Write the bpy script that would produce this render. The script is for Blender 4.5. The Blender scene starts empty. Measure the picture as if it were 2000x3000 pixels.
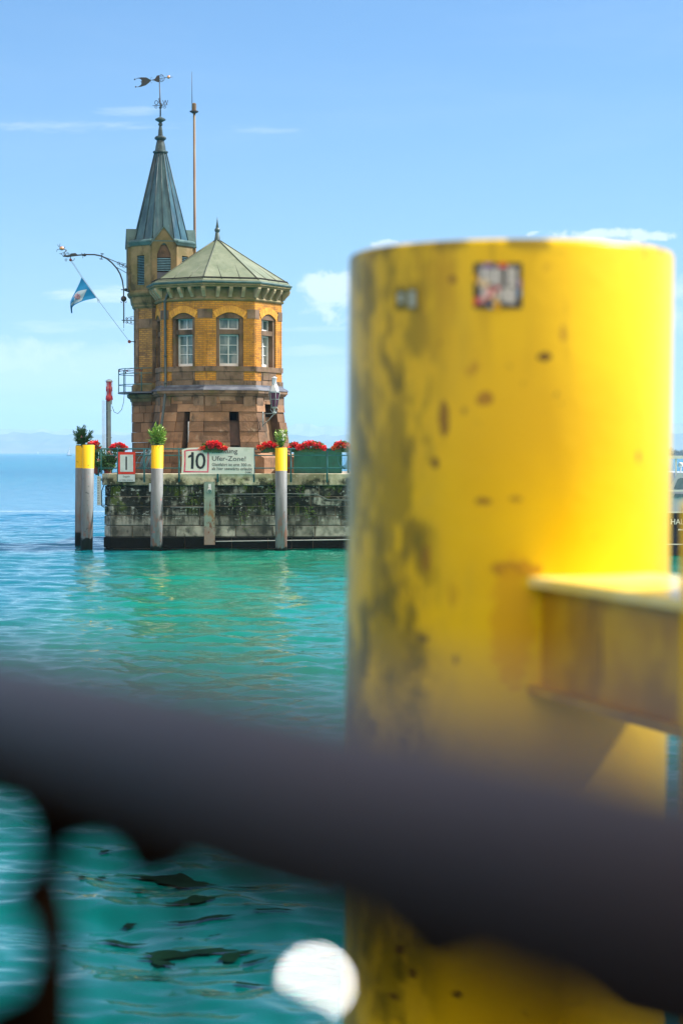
import bpy, math, random
import numpy as np
from mathutils import Vector
random.seed(7)
rnd = random.uniform
rad = math.radians

# ------------------------------------------------------------------ camera, sky, sun, exposure
SC = bpy.context.scene
COL = SC.collection
F = 5833.0                      # focal length over pixel pitch of the 2000 x 3000 photograph (70 mm lens)
EYE = 4.05                      # eye above the water
PITCH = math.atan(174 / F)
cd = bpy.data.cameras.new('camera')
cam = bpy.data.objects.new('camera', cd); COL.objects.link(cam); SC.camera = cam
cam.location = (0, 0, EYE)
cam.rotation_euler = (math.pi / 2 - PITCH, 0, 0)
cd.sensor_fit = 'VERTICAL'; cd.sensor_height = 36; cd.sensor_width = 24; cd.lens = 70
cd.clip_start = 0.02; cd.clip_end = 60000
cd.dof.use_dof = True; cd.dof.focus_distance = 85.0; cd.dof.aperture_fstop = 2.8

SUN_AZ = 103                    # degrees from the -Y axis (towards the viewer) round to +X
SUN_EL = 47
sdir = Vector((math.sin(rad(SUN_AZ)) * math.cos(rad(SUN_EL)), -math.cos(rad(SUN_AZ)) * math.cos(rad(SUN_EL)), math.sin(rad(SUN_EL))))
sl = bpy.data.lights.new('sun', 'SUN'); sl.energy = 5.0; sl.angle = rad(0.55); sl.color = (1.0, 0.93, 0.83)
so = bpy.data.objects.new('sun', sl); COL.objects.link(so)
so.rotation_euler = sdir.to_track_quat('Z', 'Y').to_euler(); so.location = (60, 40, 80)

SC.view_settings.view_transform = 'Standard'; SC.view_settings.look = 'None'
SC.view_settings.exposure = 0.98; SC.view_settings.gamma = 1.0
SC.cycles.max_bounces = 7; SC.cycles.diffuse_bounces = 3; SC.cycles.glossy_bounces = 4
SC.cycles.transmission_bounces = 4; SC.cycles.volume_bounces = 1
SC.cycles.sample_clamp_indirect = 6.0; SC.cycles.use_denoising = True
SC.cycles.caustics_reflective = False; SC.cycles.caustics_refractive = False

W = bpy.data.worlds.new('World'); SC.world = W; W.use_nodes = True
nt = W.node_tree; nt.nodes.clear()


class NB:
    """small expression builder for shader node trees"""
    def __init__(s, nt): s.nt = nt
    def node(s, t, **kw):
        n = s.nt.nodes.new(t)
        for k, v in kw.items(): setattr(n, k, v)
        return n
    def put(s, sock, v):
        if isinstance(v, bpy.types.NodeSocket): s.nt.links.new(v, sock)
        elif v is not None: sock.default_value = v
    def m(s, op, a, b=None, c=None, clamp=False):
        n = s.node('ShaderNodeMath', operation=op, use_clamp=clamp)
        s.put(n.inputs[0], a); s.put(n.inputs[1], b); s.put(n.inputs[2], c)
        return n.outputs[0]
    def sm(s, x, lo, hi):        # smoothstep of x between lo and hi (hi < lo flips it)
        n = s.node('ShaderNodeMapRange', interpolation_type='SMOOTHSTEP')
        s.put(n.inputs[0], x); n.inputs[1].default_value = min(lo, hi); n.inputs[2].default_value = max(lo, hi)
        n.inputs[3].default_value = 0.0 if hi > lo else 1.0; n.inputs[4].default_value = 1.0 if hi > lo else 0.0
        return n.outputs[0]
    def mix(s, f, a, b, mode='MIX'):
        n = s.node('ShaderNodeMix', data_type='RGBA', blend_type=mode)
        s.put(n.inputs[0], f); s.put(n.inputs[6], a4(a)); s.put(n.inputs[7], a4(b))
        return n.outputs[2]
    def comb(s, x, y, z):
        n = s.node('ShaderNodeCombineXYZ')
        for i, v in enumerate((x, y, z)): s.put(n.inputs[i], v)
        return n.outputs[0]
    def sep(s, v):
        n = s.node('ShaderNodeSeparateXYZ'); s.put(n.inputs[0], v); return n.outputs
    def vscale(s, v, sc):
        n = s.node('ShaderNodeVectorMath', operation='MULTIPLY'); s.put(n.inputs[0], v); n.inputs[1].default_value = sc
        return n.outputs[0]
    def noise(s, vec, scale=1.0, detail=4, rough=0.55, dist=0.0):
        n = s.node('ShaderNodeTexNoise'); s.put(n.inputs['Vector'], vec)
        n.inputs['Scale'].default_value = scale; n.inputs['Detail'].default_value = detail
        n.inputs['Roughness'].default_value = rough; n.inputs['Distortion'].default_value = dist
        return n.outputs[0]


def a4(c):
    return (c[0], c[1], c[2], 1.0) if isinstance(c, (tuple, list)) and len(c) == 3 else c


b = NB(nt)
sky = b.node('ShaderNodeTexSky', sky_type='NISHITA', sun_disc=False)
sky.sun_elevation = rad(SUN_EL)
# Blender measures the sky sun's rotation from +Y clockwise towards +X
sky.sun_rotation = math.atan2(sdir.x, sdir.y)
sky.air_density = 1.0; sky.dust_density = 0.6; sky.ozone_density = 2.2; sky.altitude = 400
skyc = b.mix(1.0, sky.outputs[0], (0.50, 0.82, 1.12), 'MULTIPLY')
tc = b.node('ShaderNodeTexCoord')
x, y, z = b.sep(tc.outputs['Generated'])
ya = b.m('MAXIMUM', b.m('ABSOLUTE', y), 0.02)
u = b.m('DIVIDE', x, ya); v = b.m('DIVIDE', z, ya)      # horizontal and vertical slope of the view direction
front = b.sm(y, -0.1, 0.1)
cloud = None
wisp = b.noise(b.comb(b.m('MULTIPLY', u, 7.0), b.m('MULTIPLY', v, 60.0), 0.3), 1.0, 6, 0.6, 0.4)
wisp2 = b.noise(b.comb(b.m('MULTIPLY', u, 22.0), b.m('MULTIPLY', v, 140.0), 2.3), 1.0, 5, 0.6, 0.2)
puff = b.noise(b.comb(b.m('MULTIPLY', u, 60.0), b.m('MULTIPLY', v, 75.0), 4.1), 1.0, 7, 0.6, 0.3)
def bank(cu, cv, wu, wv, tex, lo, hi, amt):
    """one cloud bank: an ellipse in the sky eaten away by noise"""
    global cloud
    du = b.m('DIVIDE', b.m('SUBTRACT', u, cu), wu); dv = b.m('DIVIDE', b.m('SUBTRACT', v, cv), wv)
    r2 = b.m('ADD', b.m('MULTIPLY', du, du), b.m('MULTIPLY', dv, dv))
    body = b.m('SUBTRACT', 1.0, b.m('MULTIPLY', r2, 1.0), clamp=True)
    k = b.m('MULTIPLY', b.sm(b.m('SUBTRACT', tex, b.m('MULTIPLY', b.m('MINIMUM', r2, 2.0), 0.30)), lo + 0.12, hi + 0.05), amt)
    cloud = k if cloud is None else b.m('MAXIMUM', cloud, k)
def dv_(sx, sy): return (sx - 1000) / F, (1326 - sy) / F
def bk(sx, sy, w, h, tex, lo, hi, amt): c = dv_(sx, sy); bank(c[0], c[1], w / F, h / F, tex, lo, hi, amt)
bk(320, 376, 620, 26, wisp2, 0.20, 0.62, 0.32)
bk(380, 338, 260, 26, wisp2, 0.30, 0.62, 0.22)
bk(700, 388, 330, 20, wisp2, 0.25, 0.62, 0.20)
bk(380, 336, 180, 22, wisp2, 0.15, 0.55, 0.25)
bk(975, 868, 120, 84, puff, 0.12, 0.44, 0.85)
bk(1060, 900, 160, 40, puff, 0.2, 0.5, 0.7)
bk(1800, 690, 260, 26, puff, 0.15, 0.4, 0.85)
bk(1140, 722, 90, 22, puff, 0.15, 0.4, 0.7)
bk(300, 865, 200, 30, wisp2, 0.08, 0.42, 0.6)
bk(200, 955, 280, 26, wisp2, 0.15, 0.55, 0.40)
bk(930, 965, 160, 14, wisp2, 0.15, 0.5, 0.35)
bk(930, 1035, 220, 26, wisp2, 0.15, 0.55, 0.45)
bk(100, 1050, 520, 60, puff, 0.04, 0.48, 0.70)
bk(60, 1120, 620, 110, wisp, 0.0, 0.5, 0.50)
bk(1980, 900, 120, 160, puff, 0.2, 0.6, 0.6)
bk(1000, 1130, 420, 110, wisp, 0.0, 0.5, 0.45)
wide = b.m('MULTIPLY', b.sm(b.noise(b.comb(b.m('MULTIPLY', u, 2.2), b.m('MULTIPLY', v, 9.0), 8.0), 1.0, 6, 0.6, 0.5), 0.42, 0.85), 0.14)
cloud = b.m('MULTIPLY', b.m('MAXIMUM', cloud, wide), 0.95)
veil_ = b.m('MULTIPLY', b.m('POWER', 2.718, b.m('MULTIPLY', b.m('MAXIMUM', v, 0.0), -9.0)), 0.42)
skyc = b.mix(veil_, skyc, (5.2, 6.05, 7.1))
skyc = b.mix(b.m('MULTIPLY', cloud, front), skyc, (7.6, 8.2, 8.8))
# unseen warm cumulus bank added behind the viewer to fill the shade
big = b.noise(tc.outputs['Generated'], 1.6, 6, 0.55, 0.2)
bigm = b.m('MULTIPLY', b.sm(big, 0.32, 0.50), b.m('MULTIPLY', b.sm(y, 0.0, -0.3), b.sm(z, 0.03, 0.22)))
skyc = b.mix(bigm, skyc, (13.5, 11.3, 8.2))
bg = b.node('ShaderNodeBackground'); bg.inputs[1].default_value = 0.072
b.put(bg.inputs[0], skyc)
ow = b.node('ShaderNodeOutputWorld'); nt.links.new(bg.outputs[0], ow.inputs[0])

# ------------------------------------------------------------------ helpers
def P(sx, sy, Y):
    """world point at depth Y whose bearing is that of photograph position (sx, sy)"""
    a = (sx - 1000) / F; c = (1500 - sy) / F
    vy = math.cos(PITCH) + c * math.sin(PITCH); vz = -math.sin(PITCH) + c * math.cos(PITCH)
    return Vector((a * Y / vy, Y, EYE + vz * Y / vy))
def V(*a): return Vector(a)
UP = V(0, 0, 1)
ORG = {}

class MB:
    def __init__(s): s.v = []; s.f = []; s.c = []; s.sm = []
    def poly(s, pts, col=0.5, smooth=False):
        i = len(s.v); s.v += [tuple(p) for p in pts]; s.f.append(tuple(range(i, i + len(pts)))); s.c.append(col); s.sm.append(smooth)
    def hexa(s, p, col=0.5):
        """8 corners: bottom ring 0-3, top ring 4-7"""
        i = len(s.v); s.v += [tuple(q) for q in p]
        for q in ((3, 2, 1, 0), (4, 5, 6, 7), (0, 1, 5, 4), (1, 2, 6, 5), (2, 3, 7, 6), (3, 0, 4, 7)):
            s.f.append(tuple(i + k for k in q)); s.c.append(col); s.sm.append(False)
    def obox(s, o, a, bb, c, col=0.5):
        o, a, bb, c = Vector(o), Vector(a), Vector(bb), Vector(c)
        s.hexa([o, o + a, o + a + bb, o + bb, o + c, o + a + c, o + a + bb + c, o + bb + c], col)
    def box(s, cx, cy, z0, w, d, h, rz=0.0, col=0.5):
        a = V(math.cos(rz) * w, math.sin(rz) * w, 0); bb = V(-math.sin(rz) * d, math.cos(rz) * d, 0)
        s.obox(V(cx, cy, z0) - a / 2 - bb / 2, a, bb, V(0, 0, h), col)
    def tube(s, pts, r, n=8, col=0.5, smooth=True, caps=True):
        pts = [Vector(p) for p in pts]; m = len(pts)
        rr = list(r) if isinstance(r, (list, tuple)) else [r] * m
        up = None; base = len(s.v)
        for i, p in enumerate(pts):
            t = (pts[min(i + 1, m - 1)] - pts[max(i - 1, 0)]).normalized()
            if up is None:
                up = V(0, 0, 1) if abs(t.z) < 0.9 else V(0, 1, 0)
            a = t.cross(up)
            if a.length < 1e-6: a = t.orthogonal()
            a.normalize(); up = a.cross(t).normalized()
            for k in range(n):
                q = 2 * math.pi * k / n
                s.v.append(tuple(p + (a * math.cos(q) + up * math.sin(q)) * rr[i]))
        for i in range(m - 1):
            for k in range(n):
                k2 = (k + 1) % n
                s.f.append((base + i * n + k, base + i * n + k2, base + (i + 1) * n + k2, base + (i + 1) * n + k)); s.c.append(col); s.sm.append(smooth)
        if caps:
            s.f.append(tuple(base + k for k in range(n))[::-1]); s.c.append(col); s.sm.append(False)
            s.f.append(tuple(base + (m - 1) * n + k for k in range(n))); s.c.append(col); s.sm.append(False)
    def lathe(s, cx, cy, prof, n=16, phi0=0.0, col=0.5, smooth=False, caps=True):
        """prof: (radius, z) from bottom up; phi measured from -Y round to +X"""
        base = len(s.v); m = len(prof)
        for r, zz in prof:
            for k in range(n):
                q = phi0 + 2 * math.pi * k / n
                s.v.append((cx + r * math.sin(q), cy - r * math.cos(q), zz))
        for i in range(m - 1):
            for k in range(n):
                k2 = (k + 1) % n
                s.f.append((base + i * n + k, base + i * n + k2, base + (i + 1) * n + k2, base + (i + 1) * n + k)); s.c.append(col); s.sm.append(smooth)
        if caps:
            s.f.append(tuple(base + k for k in range(n))[::-1]); s.c.append(col); s.sm.append(False)
            s.f.append(tuple(base + (m - 1) * n + k for k in range(n))); s.c.append(col); s.sm.append(False)
    def prism(s, pts, d, col=0.5):
        """polygon pushed along d (polygon faces -d)"""
        pts = [Vector(p) for p in pts]; d = Vector(d); n = len(pts); i = len(s.v)
        s.v += [tuple(p) for p in pts] + [tuple(p + d) for p in pts]
        s.f.append(tuple(i + k for k in range(n))); s.f.append(tuple(i + n + k for k in range(n))[::-1]); s.c += [col, col]; s.sm += [False, False]
        for k in range(n):
            k2 = (k + 1) % n
            s.f.append((i + k2, i + k, i + n + k, i + n + k2)); s.c.append(col); s.sm.append(False)
    def ball(s, c, r, n=10, col=0.5, sq=1.0):
        prof = [(r * math.sin(math.pi * k / n), c[2] - r * sq * math.cos(math.pi * k / n)) for k in range(n + 1)]
        prof[0] = (r * 0.02, prof[0][1]); prof[-1] = (r * 0.02, prof[-1][1])
        s.lathe(c[0], c[1], prof, n + 4, 0, col, True)
    def text(s, string, size, o, ax, up, depth=0.004, bold=0.0, align='LEFT', sx=1.0, col=0.5):
        """solid lettering standing on the plane of ax and up"""
        cu = bpy.data.curves.new('t', 'FONT'); cu.body = string; cu.size = size; cu.align_x = align; cu.offset = bold
        cu.extrude = depth / 2; cu.resolution_u = 3
        ob = bpy.data.objects.new('t', cu); COL.objects.link(ob); bpy.context.view_layer.update()
        me = bpy.data.meshes.new_from_object(ob.evaluated_get(bpy.context.evaluated_depsgraph_get()))
        o, ax, up = Vector(o), Vector(ax).normalized(), Vector(up).normalized(); nn = ax.cross(up)
        i = len(s.v)
        s.v += [tuple(o + ax * q.co.x * sx + up * q.co.y + nn * q.co.z) for q in me.vertices]
        for p in me.polygons: s.f.append(tuple(i + k for k in p.vertices)); s.c.append(col); s.sm.append(False)
        bpy.data.objects.remove(ob); bpy.data.meshes.remove(me); bpy.data.curves.remove(cu)

def build(name, mb, mat, parent=None, origin=None):
    me = bpy.data.meshes.new(name); o = bpy.data.objects.new(name, me); COL.objects.link(o)
    if parent is not None: org = ORG[parent.name]; o.parent = parent
    else:
        if origin is None:
            a = np.array(mb.v); origin = V((a[:, 0].min() + a[:, 0].max()) / 2, (a[:, 1].min() + a[:, 1].max()) / 2, a[:, 2].min())
        org = Vector(origin); o.location = org
    ORG[o.name] = org
    va = np.array(mb.v, dtype=np.float64) - np.array(org)
    me.from_pydata(va.tolist(), [], mb.f); me.update()
    uv = me.uv_layers.new(name='UVMap'); ca = me.color_attributes.new('tone', 'FLOAT_COLOR', 'CORNER')
    nl = len(me.loops); uvs = np.zeros((nl, 2)); cs = np.ones((nl, 4))
    wv = np.array(mb.v)
    for p, col in zip(me.polygons, mb.c):
        n = p.normal; ids = list(p.vertices); q = wv[ids]
        if abs(n.z) > 0.92: uu, vv = q[:, 0], q[:, 1]
        else:
            t = Vector((-n.y, n.x, 0)).normalized(); uu = q[:, 0] * t.x + q[:, 1] * t.y; vv = q[:, 2]
        s0 = p.loop_start; uvs[s0:s0 + len(ids), 0] = uu; uvs[s0:s0 + len(ids), 1] = vv
        cs[s0:s0 + len(ids), 0:3] = col
    me.uv_layers['UVMap'].data.foreach_set('uv', uvs.ravel()); me.color_attributes['tone'].data.foreach_set('color', cs.ravel())
    me.polygons.foreach_set('use_smooth', [bool(k) for k in mb.sm])
    if mat: me.materials.append(mat)
    return o
def tag(o, label, cat, group=None):
    o['label'] = label; o['category'] = cat
    if group: o['group'] = group
    return o
def thing(name, loc, label, cat, group=None):
    o = bpy.data.objects.new(name, None); COL.objects.link(o); o.location = loc; o.empty_display_size = 0.3
    ORG[o.name] = Vector(loc); return tag(o, label, cat, group)
def copy_thing(root, loc, label=None):
    r = root.copy(); COL.objects.link(r); r.location = loc; ORG[r.name] = Vector(loc)
    if label: r['label'] = label
    for ch in list(root.children):
        c = ch.copy(); COL.objects.link(c); c.parent = r
        for g in list(ch.children):
            d = g.copy(); COL.objects.link(d); d.parent = c
    return r

# ------------------------------------------------------------------ materials
def M(name, c1, c2=None, scale=3.0, rough=0.7, metal=0.0, bump=0.0, bscale=20.0, lo=0.35, hi=0.65, stretch=(1, 1, 1),
      tone=0.0, stains=(), spec=0.5, detail=5, coord='pos', spots=(), coat=0.0, trans=0.0):
    """colour mottled between c1 and c2; stains: (colour, scale, lo, hi, stretch, (z0, z1) or None, strength)"""
    m = bpy.data.materials.new(name); m.use_nodes = True; t = m.node_tree; t.nodes.clear(); q = NB(t)
    g = q.node('ShaderNodeNewGeometry'); pos = g.outputs['Position']
    zc = q.sep(pos)
    colr = a4(c1)
    if c2 is not None:
        f = q.sm(q.noise(q.vscale(pos, stretch), scale, detail), lo, hi); colr = q.mix(f, a4(c1), a4(c2))
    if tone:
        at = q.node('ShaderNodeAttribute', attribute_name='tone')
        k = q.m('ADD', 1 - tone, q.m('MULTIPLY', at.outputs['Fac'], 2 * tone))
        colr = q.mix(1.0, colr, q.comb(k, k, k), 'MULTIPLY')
    for i, (sc_, ss, sl_, sh_, st_, zr, amt) in enumerate(stains):
        f = q.sm(q.noise(q.vscale(pos, st_), ss, 6, 0.62), sl_, sh_)
        if zr is not None:
            if len(zr) == 2: f = q.m('MULTIPLY', f, q.sm(zc[2], zr[0], zr[1]))
            else: f = q.m('MULTIPLY', f, q.sm(zc[zr[2]], zr[0], zr[1]))
        colr = q.mix(q.m('MULTIPLY', f, amt), colr, a4(sc_))
    for (sc_, cx, cy, cz, rx, rz) in spots:
        wob = q.noise(pos, 30.0, 3)
        dx = q.m('DIVIDE', q.m('SUBTRACT', zc[0], cx), rx); dz = q.m('DIVIDE', q.m('SUBTRACT', zc[2], cz), rz)
        r2 = q.m('ADD', q.m('ADD', q.m('MULTIPLY', dx, dx), q.m('MULTIPLY', dz, dz)), q.m('MULTIPLY', q.m('SUBTRACT', wob, 0.5), 2.2))
        colr = q.mix(q.m('MULTIPLY', q.sm(r2, 1.0, 0.5), 0.9), colr, a4(sc_))
    p = q.node('ShaderNodeBsdfPrincipled'); q.put(p.inputs['Base Color'], colr)
    p.inputs['Roughness'].default_value = rough; p.inputs['Metallic'].default_value = metal
    p.inputs['Specular IOR Level'].default_value = spec; p.inputs['Coat Weight'].default_value = coat
    if trans: p.inputs['Transmission Weight'].default_value = trans
    if bump:
        bn = q.node('ShaderNodeBump'); bn.inputs['Strength'].default_value = 1.0; bn.inputs['Distance'].default_value = bump
        q.put(bn.inputs['Height'], q.noise(q.vscale(pos, stretch), bscale, 5)); t.links.new(bn.outputs[0], p.inputs['Normal'])
    o = q.node('ShaderNodeOutputMaterial'); t.links.new(p.outputs[0], o.inputs[0])
    return m

def brick_mat(name, ca, cb, mortar, bw=0.25, bh=0.085, ms=0.010, dark=(0.12, 0.06, 0.02), darkamt=0.5, dlo=0.52, stains=()):
    m = bpy.data.materials.new(name); m.use_nodes = True; t = m.node_tree; t.nodes.clear(); q = NB(t)
    uvn = q.node('ShaderNodeTexCoord'); pos = q.node('ShaderNodeNewGeometry').outputs['Position']
    br = q.node('ShaderNodeTexBrick'); t.links.new(uvn.outputs['UV'], br.inputs['Vector'])
    for k, vv in (('Color1', a4(ca)), ('Color2', a4(cb)), ('Mortar', a4(mortar)), ('Scale', 1.0), ('Mortar Size', ms), ('Mortar Smooth', 0.3),
                  ('Bias', 0.0), ('Brick Width', bw), ('Row Height', bh)): br.inputs[k].default_value = vv
    zc = q.sep(pos)
    # second brick lattice of the same size with a far bias picks out the odd burnt brick
    b2 = q.node('ShaderNodeTexBrick'); t.links.new(uvn.outputs['UV'], b2.inputs['Vector'])
    for k, vv in (('Color1', (0, 0, 0, 1)), ('Color2', (1, 1, 1, 1)), ('Mortar', (0, 0, 0, 1)), ('Scale', 1.0), ('Mortar Size', ms), ('Mortar Smooth', 0.3),
                  ('Bias', -0.25), ('Brick Width', bw), ('Row Height', bh)): b2.inputs[k].default_value = vv
    f = q.m('MULTIPLY', q.sm(b2.outputs['Color'], 0.45, 0.75), q.sm(q.noise(pos, 0.9, 3), dlo - 0.12, dlo + 0.12))
    c = q.mix(q.m('MULTIPLY', f, darkamt), br.outputs['Color'], a4(dark))
    c = q.mix(q.m('MULTIPLY', q.sm(q.noise(pos, 1.6, 5), 0.46, 0.66), 0.45), c, a4([k * 0.40 for k in ca]))
    c = q.mix(q.m('MULTIPLY', q.sm(q.noise(q.vscale(pos, (2.5, 2.5, 0.5)), 1.7, 5), 0.56, 0.70), 0.5), c, (0.10, 0.055, 0.02, 1.0))
    for (sc_, ss, sl_, sh_, st_, zr, amt) in stains:
        f = q.sm(q.noise(q.vscale(pos, st_), ss, 6, 0.62), sl_, sh_)
        if zr is not None: f = q.m('MULTIPLY', f, q.sm(zc[2], zr[0], zr[1]))
        c = q.mix(q.m('MULTIPLY', f, amt), c, a4(sc_))
    p = q.node('ShaderNodeBsdfPrincipled'); q.put(p.inputs['Base Color'], c); p.inputs['Roughness'].default_value = 0.6
    bn = q.node('ShaderNodeBump'); bn.inputs['Distance'].default_value = 0.012; bn.inputs['Strength'].default_value = 0.8
    q.put(bn.inputs['Height'], q.m('SUBTRACT', 1.0, br.outputs['Fac'])); t.links.new(bn.outputs[0], p.inputs['Normal'])
    o = q.node('ShaderNodeOutputMaterial'); t.links.new(p.outputs[0], o.inputs[0])
    return m

MAT = {}
MAT['brick'] = brick_mat('yellow_brick', (0.68, 0.29, 0.014), (0.52, 0.20, 0.010), (0.27, 0.15, 0.035), darkamt=0.55)
MAT['brick_old'] = brick_mat('weathered_brick', (0.50, 0.25, 0.045), (0.33, 0.16, 0.035), (0.13, 0.09, 0.05), darkamt=0.7, dlo=0.46,
                             stains=(((0.02, 0.015, 0.01), 1.2, 0.2, 0.5, (1, 1, 1), (7.9, 7.3), 0.75),))
MAT['arch'] = M('arch_brick', (0.74, 0.35, 0.035), (0.60, 0.26, 0.03), 5, 0.6, tone=0.22)
MAT['stone'] = M('red_sandstone', (0.27, 0.15, 0.085), (0.16, 0.088, 0.048), 1.3, 0.85, bump=0.02, bscale=9, tone=0.6,
                 stains=(((0.06, 0.045, 0.03), 1.4, 0.52, 0.70, (1, 1, 0.55), None, 0.8), ((0.40, 0.31, 0.22), 2.3, 0.60, 0.72, (1, 1, 1), None, 0.5)))
MAT['stone_dark'] = M('dark_sandstone', (0.09, 0.055, 0.038), (0.15, 0.09, 0.06), 2.2, 0.85, bump=0.01, bscale=14, tone=0.3)
MAT['trim'] = M('carved_sandstone', (0.24, 0.155, 0.105), (0.15, 0.095, 0.058), 1.6, 0.85, bump=0.008, bscale=16, tone=0.42,
                stains=(((0.09, 0.10, 0.02), 1.6, 0.55, 0.72, (1, 1, 1), None, 0.65), ((0.03, 0.022, 0.015), 2.4, 0.50, 0.64, (1, 1, 0.4), None, 0.75)))
MAT['mossy'] = M('mossy_sandstone', (0.27, 0.195, 0.10), (0.15, 0.125, 0.05), 1.5, 0.85, bump=0.008, bscale=16, tone=0.4,
                 stains=(((0.035, 0.032, 0.015), 1.8, 0.50, 0.68, (1, 1, 0.5), None, 0.8), ((0.40, 0.32, 0.22), 2.0, 0.58, 0.72, (1, 1, 1), None, 0.5)))
MAT['eave'] = M('mossy_eave_stone', (0.15, 0.14, 0.055), (0.25, 0.20, 0.11), 2.0, 0.8, tone=0.35)
MAT['corbel'] = M('corbel_stone', (0.36, 0.30, 0.20), (0.27, 0.23, 0.13), 2.0, 0.8, tone=0.35)
MAT['white'] = M('white_paint', (0.80, 0.82, 0.84), (0.70, 0.73, 0.76), 4, 0.4)
MAT['glass'] = M('window_glass', (0.10, 0.16, 0.17), (0.30, 0.33, 0.33), 1.8, 0.08, lo=0.42, hi=0.6, spec=0.6, stretch=(1, 1, 0.5))
MAT['copper'] = M('blue_copper', (0.010, 0.060, 0.095), (0.042, 0.115, 0.15), 1.4, 0.36, 0.2, stretch=(3.5, 3.5, 0.28),
                  stains=(((0.16, 0.33, 0.34), 2.6, 0.56, 0.74, (4, 4, 0.35), None, 0.45), ((0.13, 0.115, 0.125), 1.1, 0.5, 0.75, (3, 3, 0.4), None, 0.5)))
MAT['seam'] = M('copper_seam', (0.03, 0.05, 0.06), (0.07, 0.11, 0.12), 3, 0.45, 0.3)
MAT['patina'] = M('pale_patina', (0.15, 0.185, 0.125), (0.21, 0.24, 0.17), 1.3, 0.5, 0.0, spec=0.35,
                  stains=(((0.09, 0.125, 0.07), 2.2, 0.52, 0.7, (1, 1, 0.7), None, 0.5), ((0.27, 0.32, 0.25), 3.0, 0.6, 0.75, (1, 1, 0.6), None, 0.4)))
MAT['patina_seam'] = M('patina_seam', (0.10, 0.12, 0.09), None, 3, 0.6)
MAT['gutter'] = M('copper_gutter', (0.09, 0.17, 0.17), (0.05, 0.10, 0.10), 2.5, 0.45, 0.1)
MAT['lead'] = M('lead_flashing', (0.075, 0.085, 0.12), (0.15, 0.165, 0.20), 2.0, 0.5, 0.1)
MAT['louvre'] = M('louvre_slats', (0.17, 0.33, 0.42), (0.11, 0.24, 0.32), 4, 0.5)
MAT['dark'] = M('dark_recess', (0.015, 0.012, 0.011), None, 3, 0.9)
MAT['iron'] = M('painted_iron', (0.035, 0.055, 0.065), (0.06, 0.045, 0.05), 6, 0.5, 0.2)
MAT['pipe'] = M('dark_drainpipe', (0.045, 0.07, 0.08), (0.07, 0.10, 0.11), 2, 0.45, 0.1)
MAT['rail'] = M('teal_rail_paint', (0.012, 0.12, 0.15), (0.025, 0.17, 0.20), 5, 0.45, stains=(((0.10, 0.04, 0.02), 7, 0.62, 0.72, (1, 1, 1), None, 0.7),))
MAT['rust'] = M('brown_pole', (0.15, 0.085, 0.045), (0.20, 0.13, 0.075), 2.0, 0.6, stretch=(3, 3, 0.5), stains=(((0.15, 0.19, 0.16), 1.2, 0.45, 0.7, (3, 3, 0.5), None, 0.5),))
MAT['grey_metal'] = M('grey_metal', (0.26, 0.30, 0.32), (0.20, 0.24, 0.25), 4, 0.5, 0.2)
MAT['gold'] = M('copper_ball', (0.75, 0.38, 0.22), None, 3, 0.35, 0.6)
MAT['red'] = M('red_lens', (0.55, 0.02, 0.03), (0.40, 0.01, 0.03), 5, 0.25)
MAT['signred'] = M('sign_red', (0.75, 0.035, 0.012), (0.65, 0.03, 0.015), 5, 0.45)
MAT['signwhite'] = M('sign_white', (0.62, 0.69, 0.74), (0.54, 0.61, 0.66), 5, 0.5)
MAT['banner'] = M('banner_cloth', (0.80, 0.82, 0.80), (0.70, 0.74, 0.72), 1.3, 0.6, stains=(((0.30, 0.36, 0.28), 2.0, 0.60, 0.78, (0.6, 1, 1), None, 0.45),))
MAT['pink'] = M('faded_red_print', (0.72, 0.06, 0.16), (0.75, 0.30, 0.36), 2.0, 0.6)
MAT['ink'] = M('black_print', (0.012, 0.016, 0.03), None, 3, 0.5)
MAT['ink2'] = M('grey_print', (0.10, 0.12, 0.13), None, 3, 0.5)
MAT['flag'] = M('blue_flag_cloth', (0.010, 0.24, 0.58), (0.012, 0.29, 0.64), 2, 0.7)
MAT['flagwhite'] = M('flag_white_cloth', (0.42, 0.56, 0.74), (0.55, 0.66, 0.80), 2, 0.7)
MAT['flagred'] = M('flag_red_print', (0.62, 0.25, 0.30), None, 2, 0.7)
MAT['leaf'] = M('leaf_green', (0.055, 0.13, 0.02), (0.14, 0.24, 0.035), 5, 0.5, tone=0.6)
MAT['leaf_dark'] = M('dark_leaf_green', (0.022, 0.085, 0.02), (0.045, 0.13, 0.025), 5, 0.5, tone=0.6)
MAT['leaf_light'] = M('fresh_leaf_green', (0.16, 0.30, 0.035), (0.26, 0.40, 0.06), 5, 0.5, tone=0.5)
MAT['geranium'] = M('geranium_red', (0.80, 0.006, 0.012), (0.62, 0.008, 0.03), 8, 0.5, tone=0.45)
MAT['orange'] = M('orange_petals', (0.80, 0.13, 0.01), None, 8, 0.5, tone=0.4)
MAT['pinkflower'] = M('pink_petals', (0.80, 0.25, 0.38), None, 8, 0.5, tone=0.3)
MAT['whiteflower'] = M('white_petals', (0.85, 0.85, 0.80), None, 8, 0.5)
MAT['trough'] = M('green_trough', (0.03, 0.085, 0.04), (0.05, 0.11, 0.05), 4, 0.6)
MAT['terracotta'] = M('red_flowerpot', (0.20, 0.035, 0.03), None, 4, 0.6)
MAT['container'] = M('green_container_paint', (0.003, 0.095, 0.07), (0.005, 0.12, 0.09), 2.5, 0.4, stains=(((0.01, 0.05, 0.04), 2.0, 0.55, 0.7, (1, 1, 1), (3.9, 3.4), 0.7),))
MAT['violet'] = M('violet_lamp_glass', (0.07, 0.018, 0.05), (0.10, 0.03, 0.07), 9, 0.15)
MAT['silver'] = M('galvanised_sheet', (0.62, 0.64, 0.70), (0.50, 0.55, 0.62), 5, 0.38, 0.35)
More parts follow.
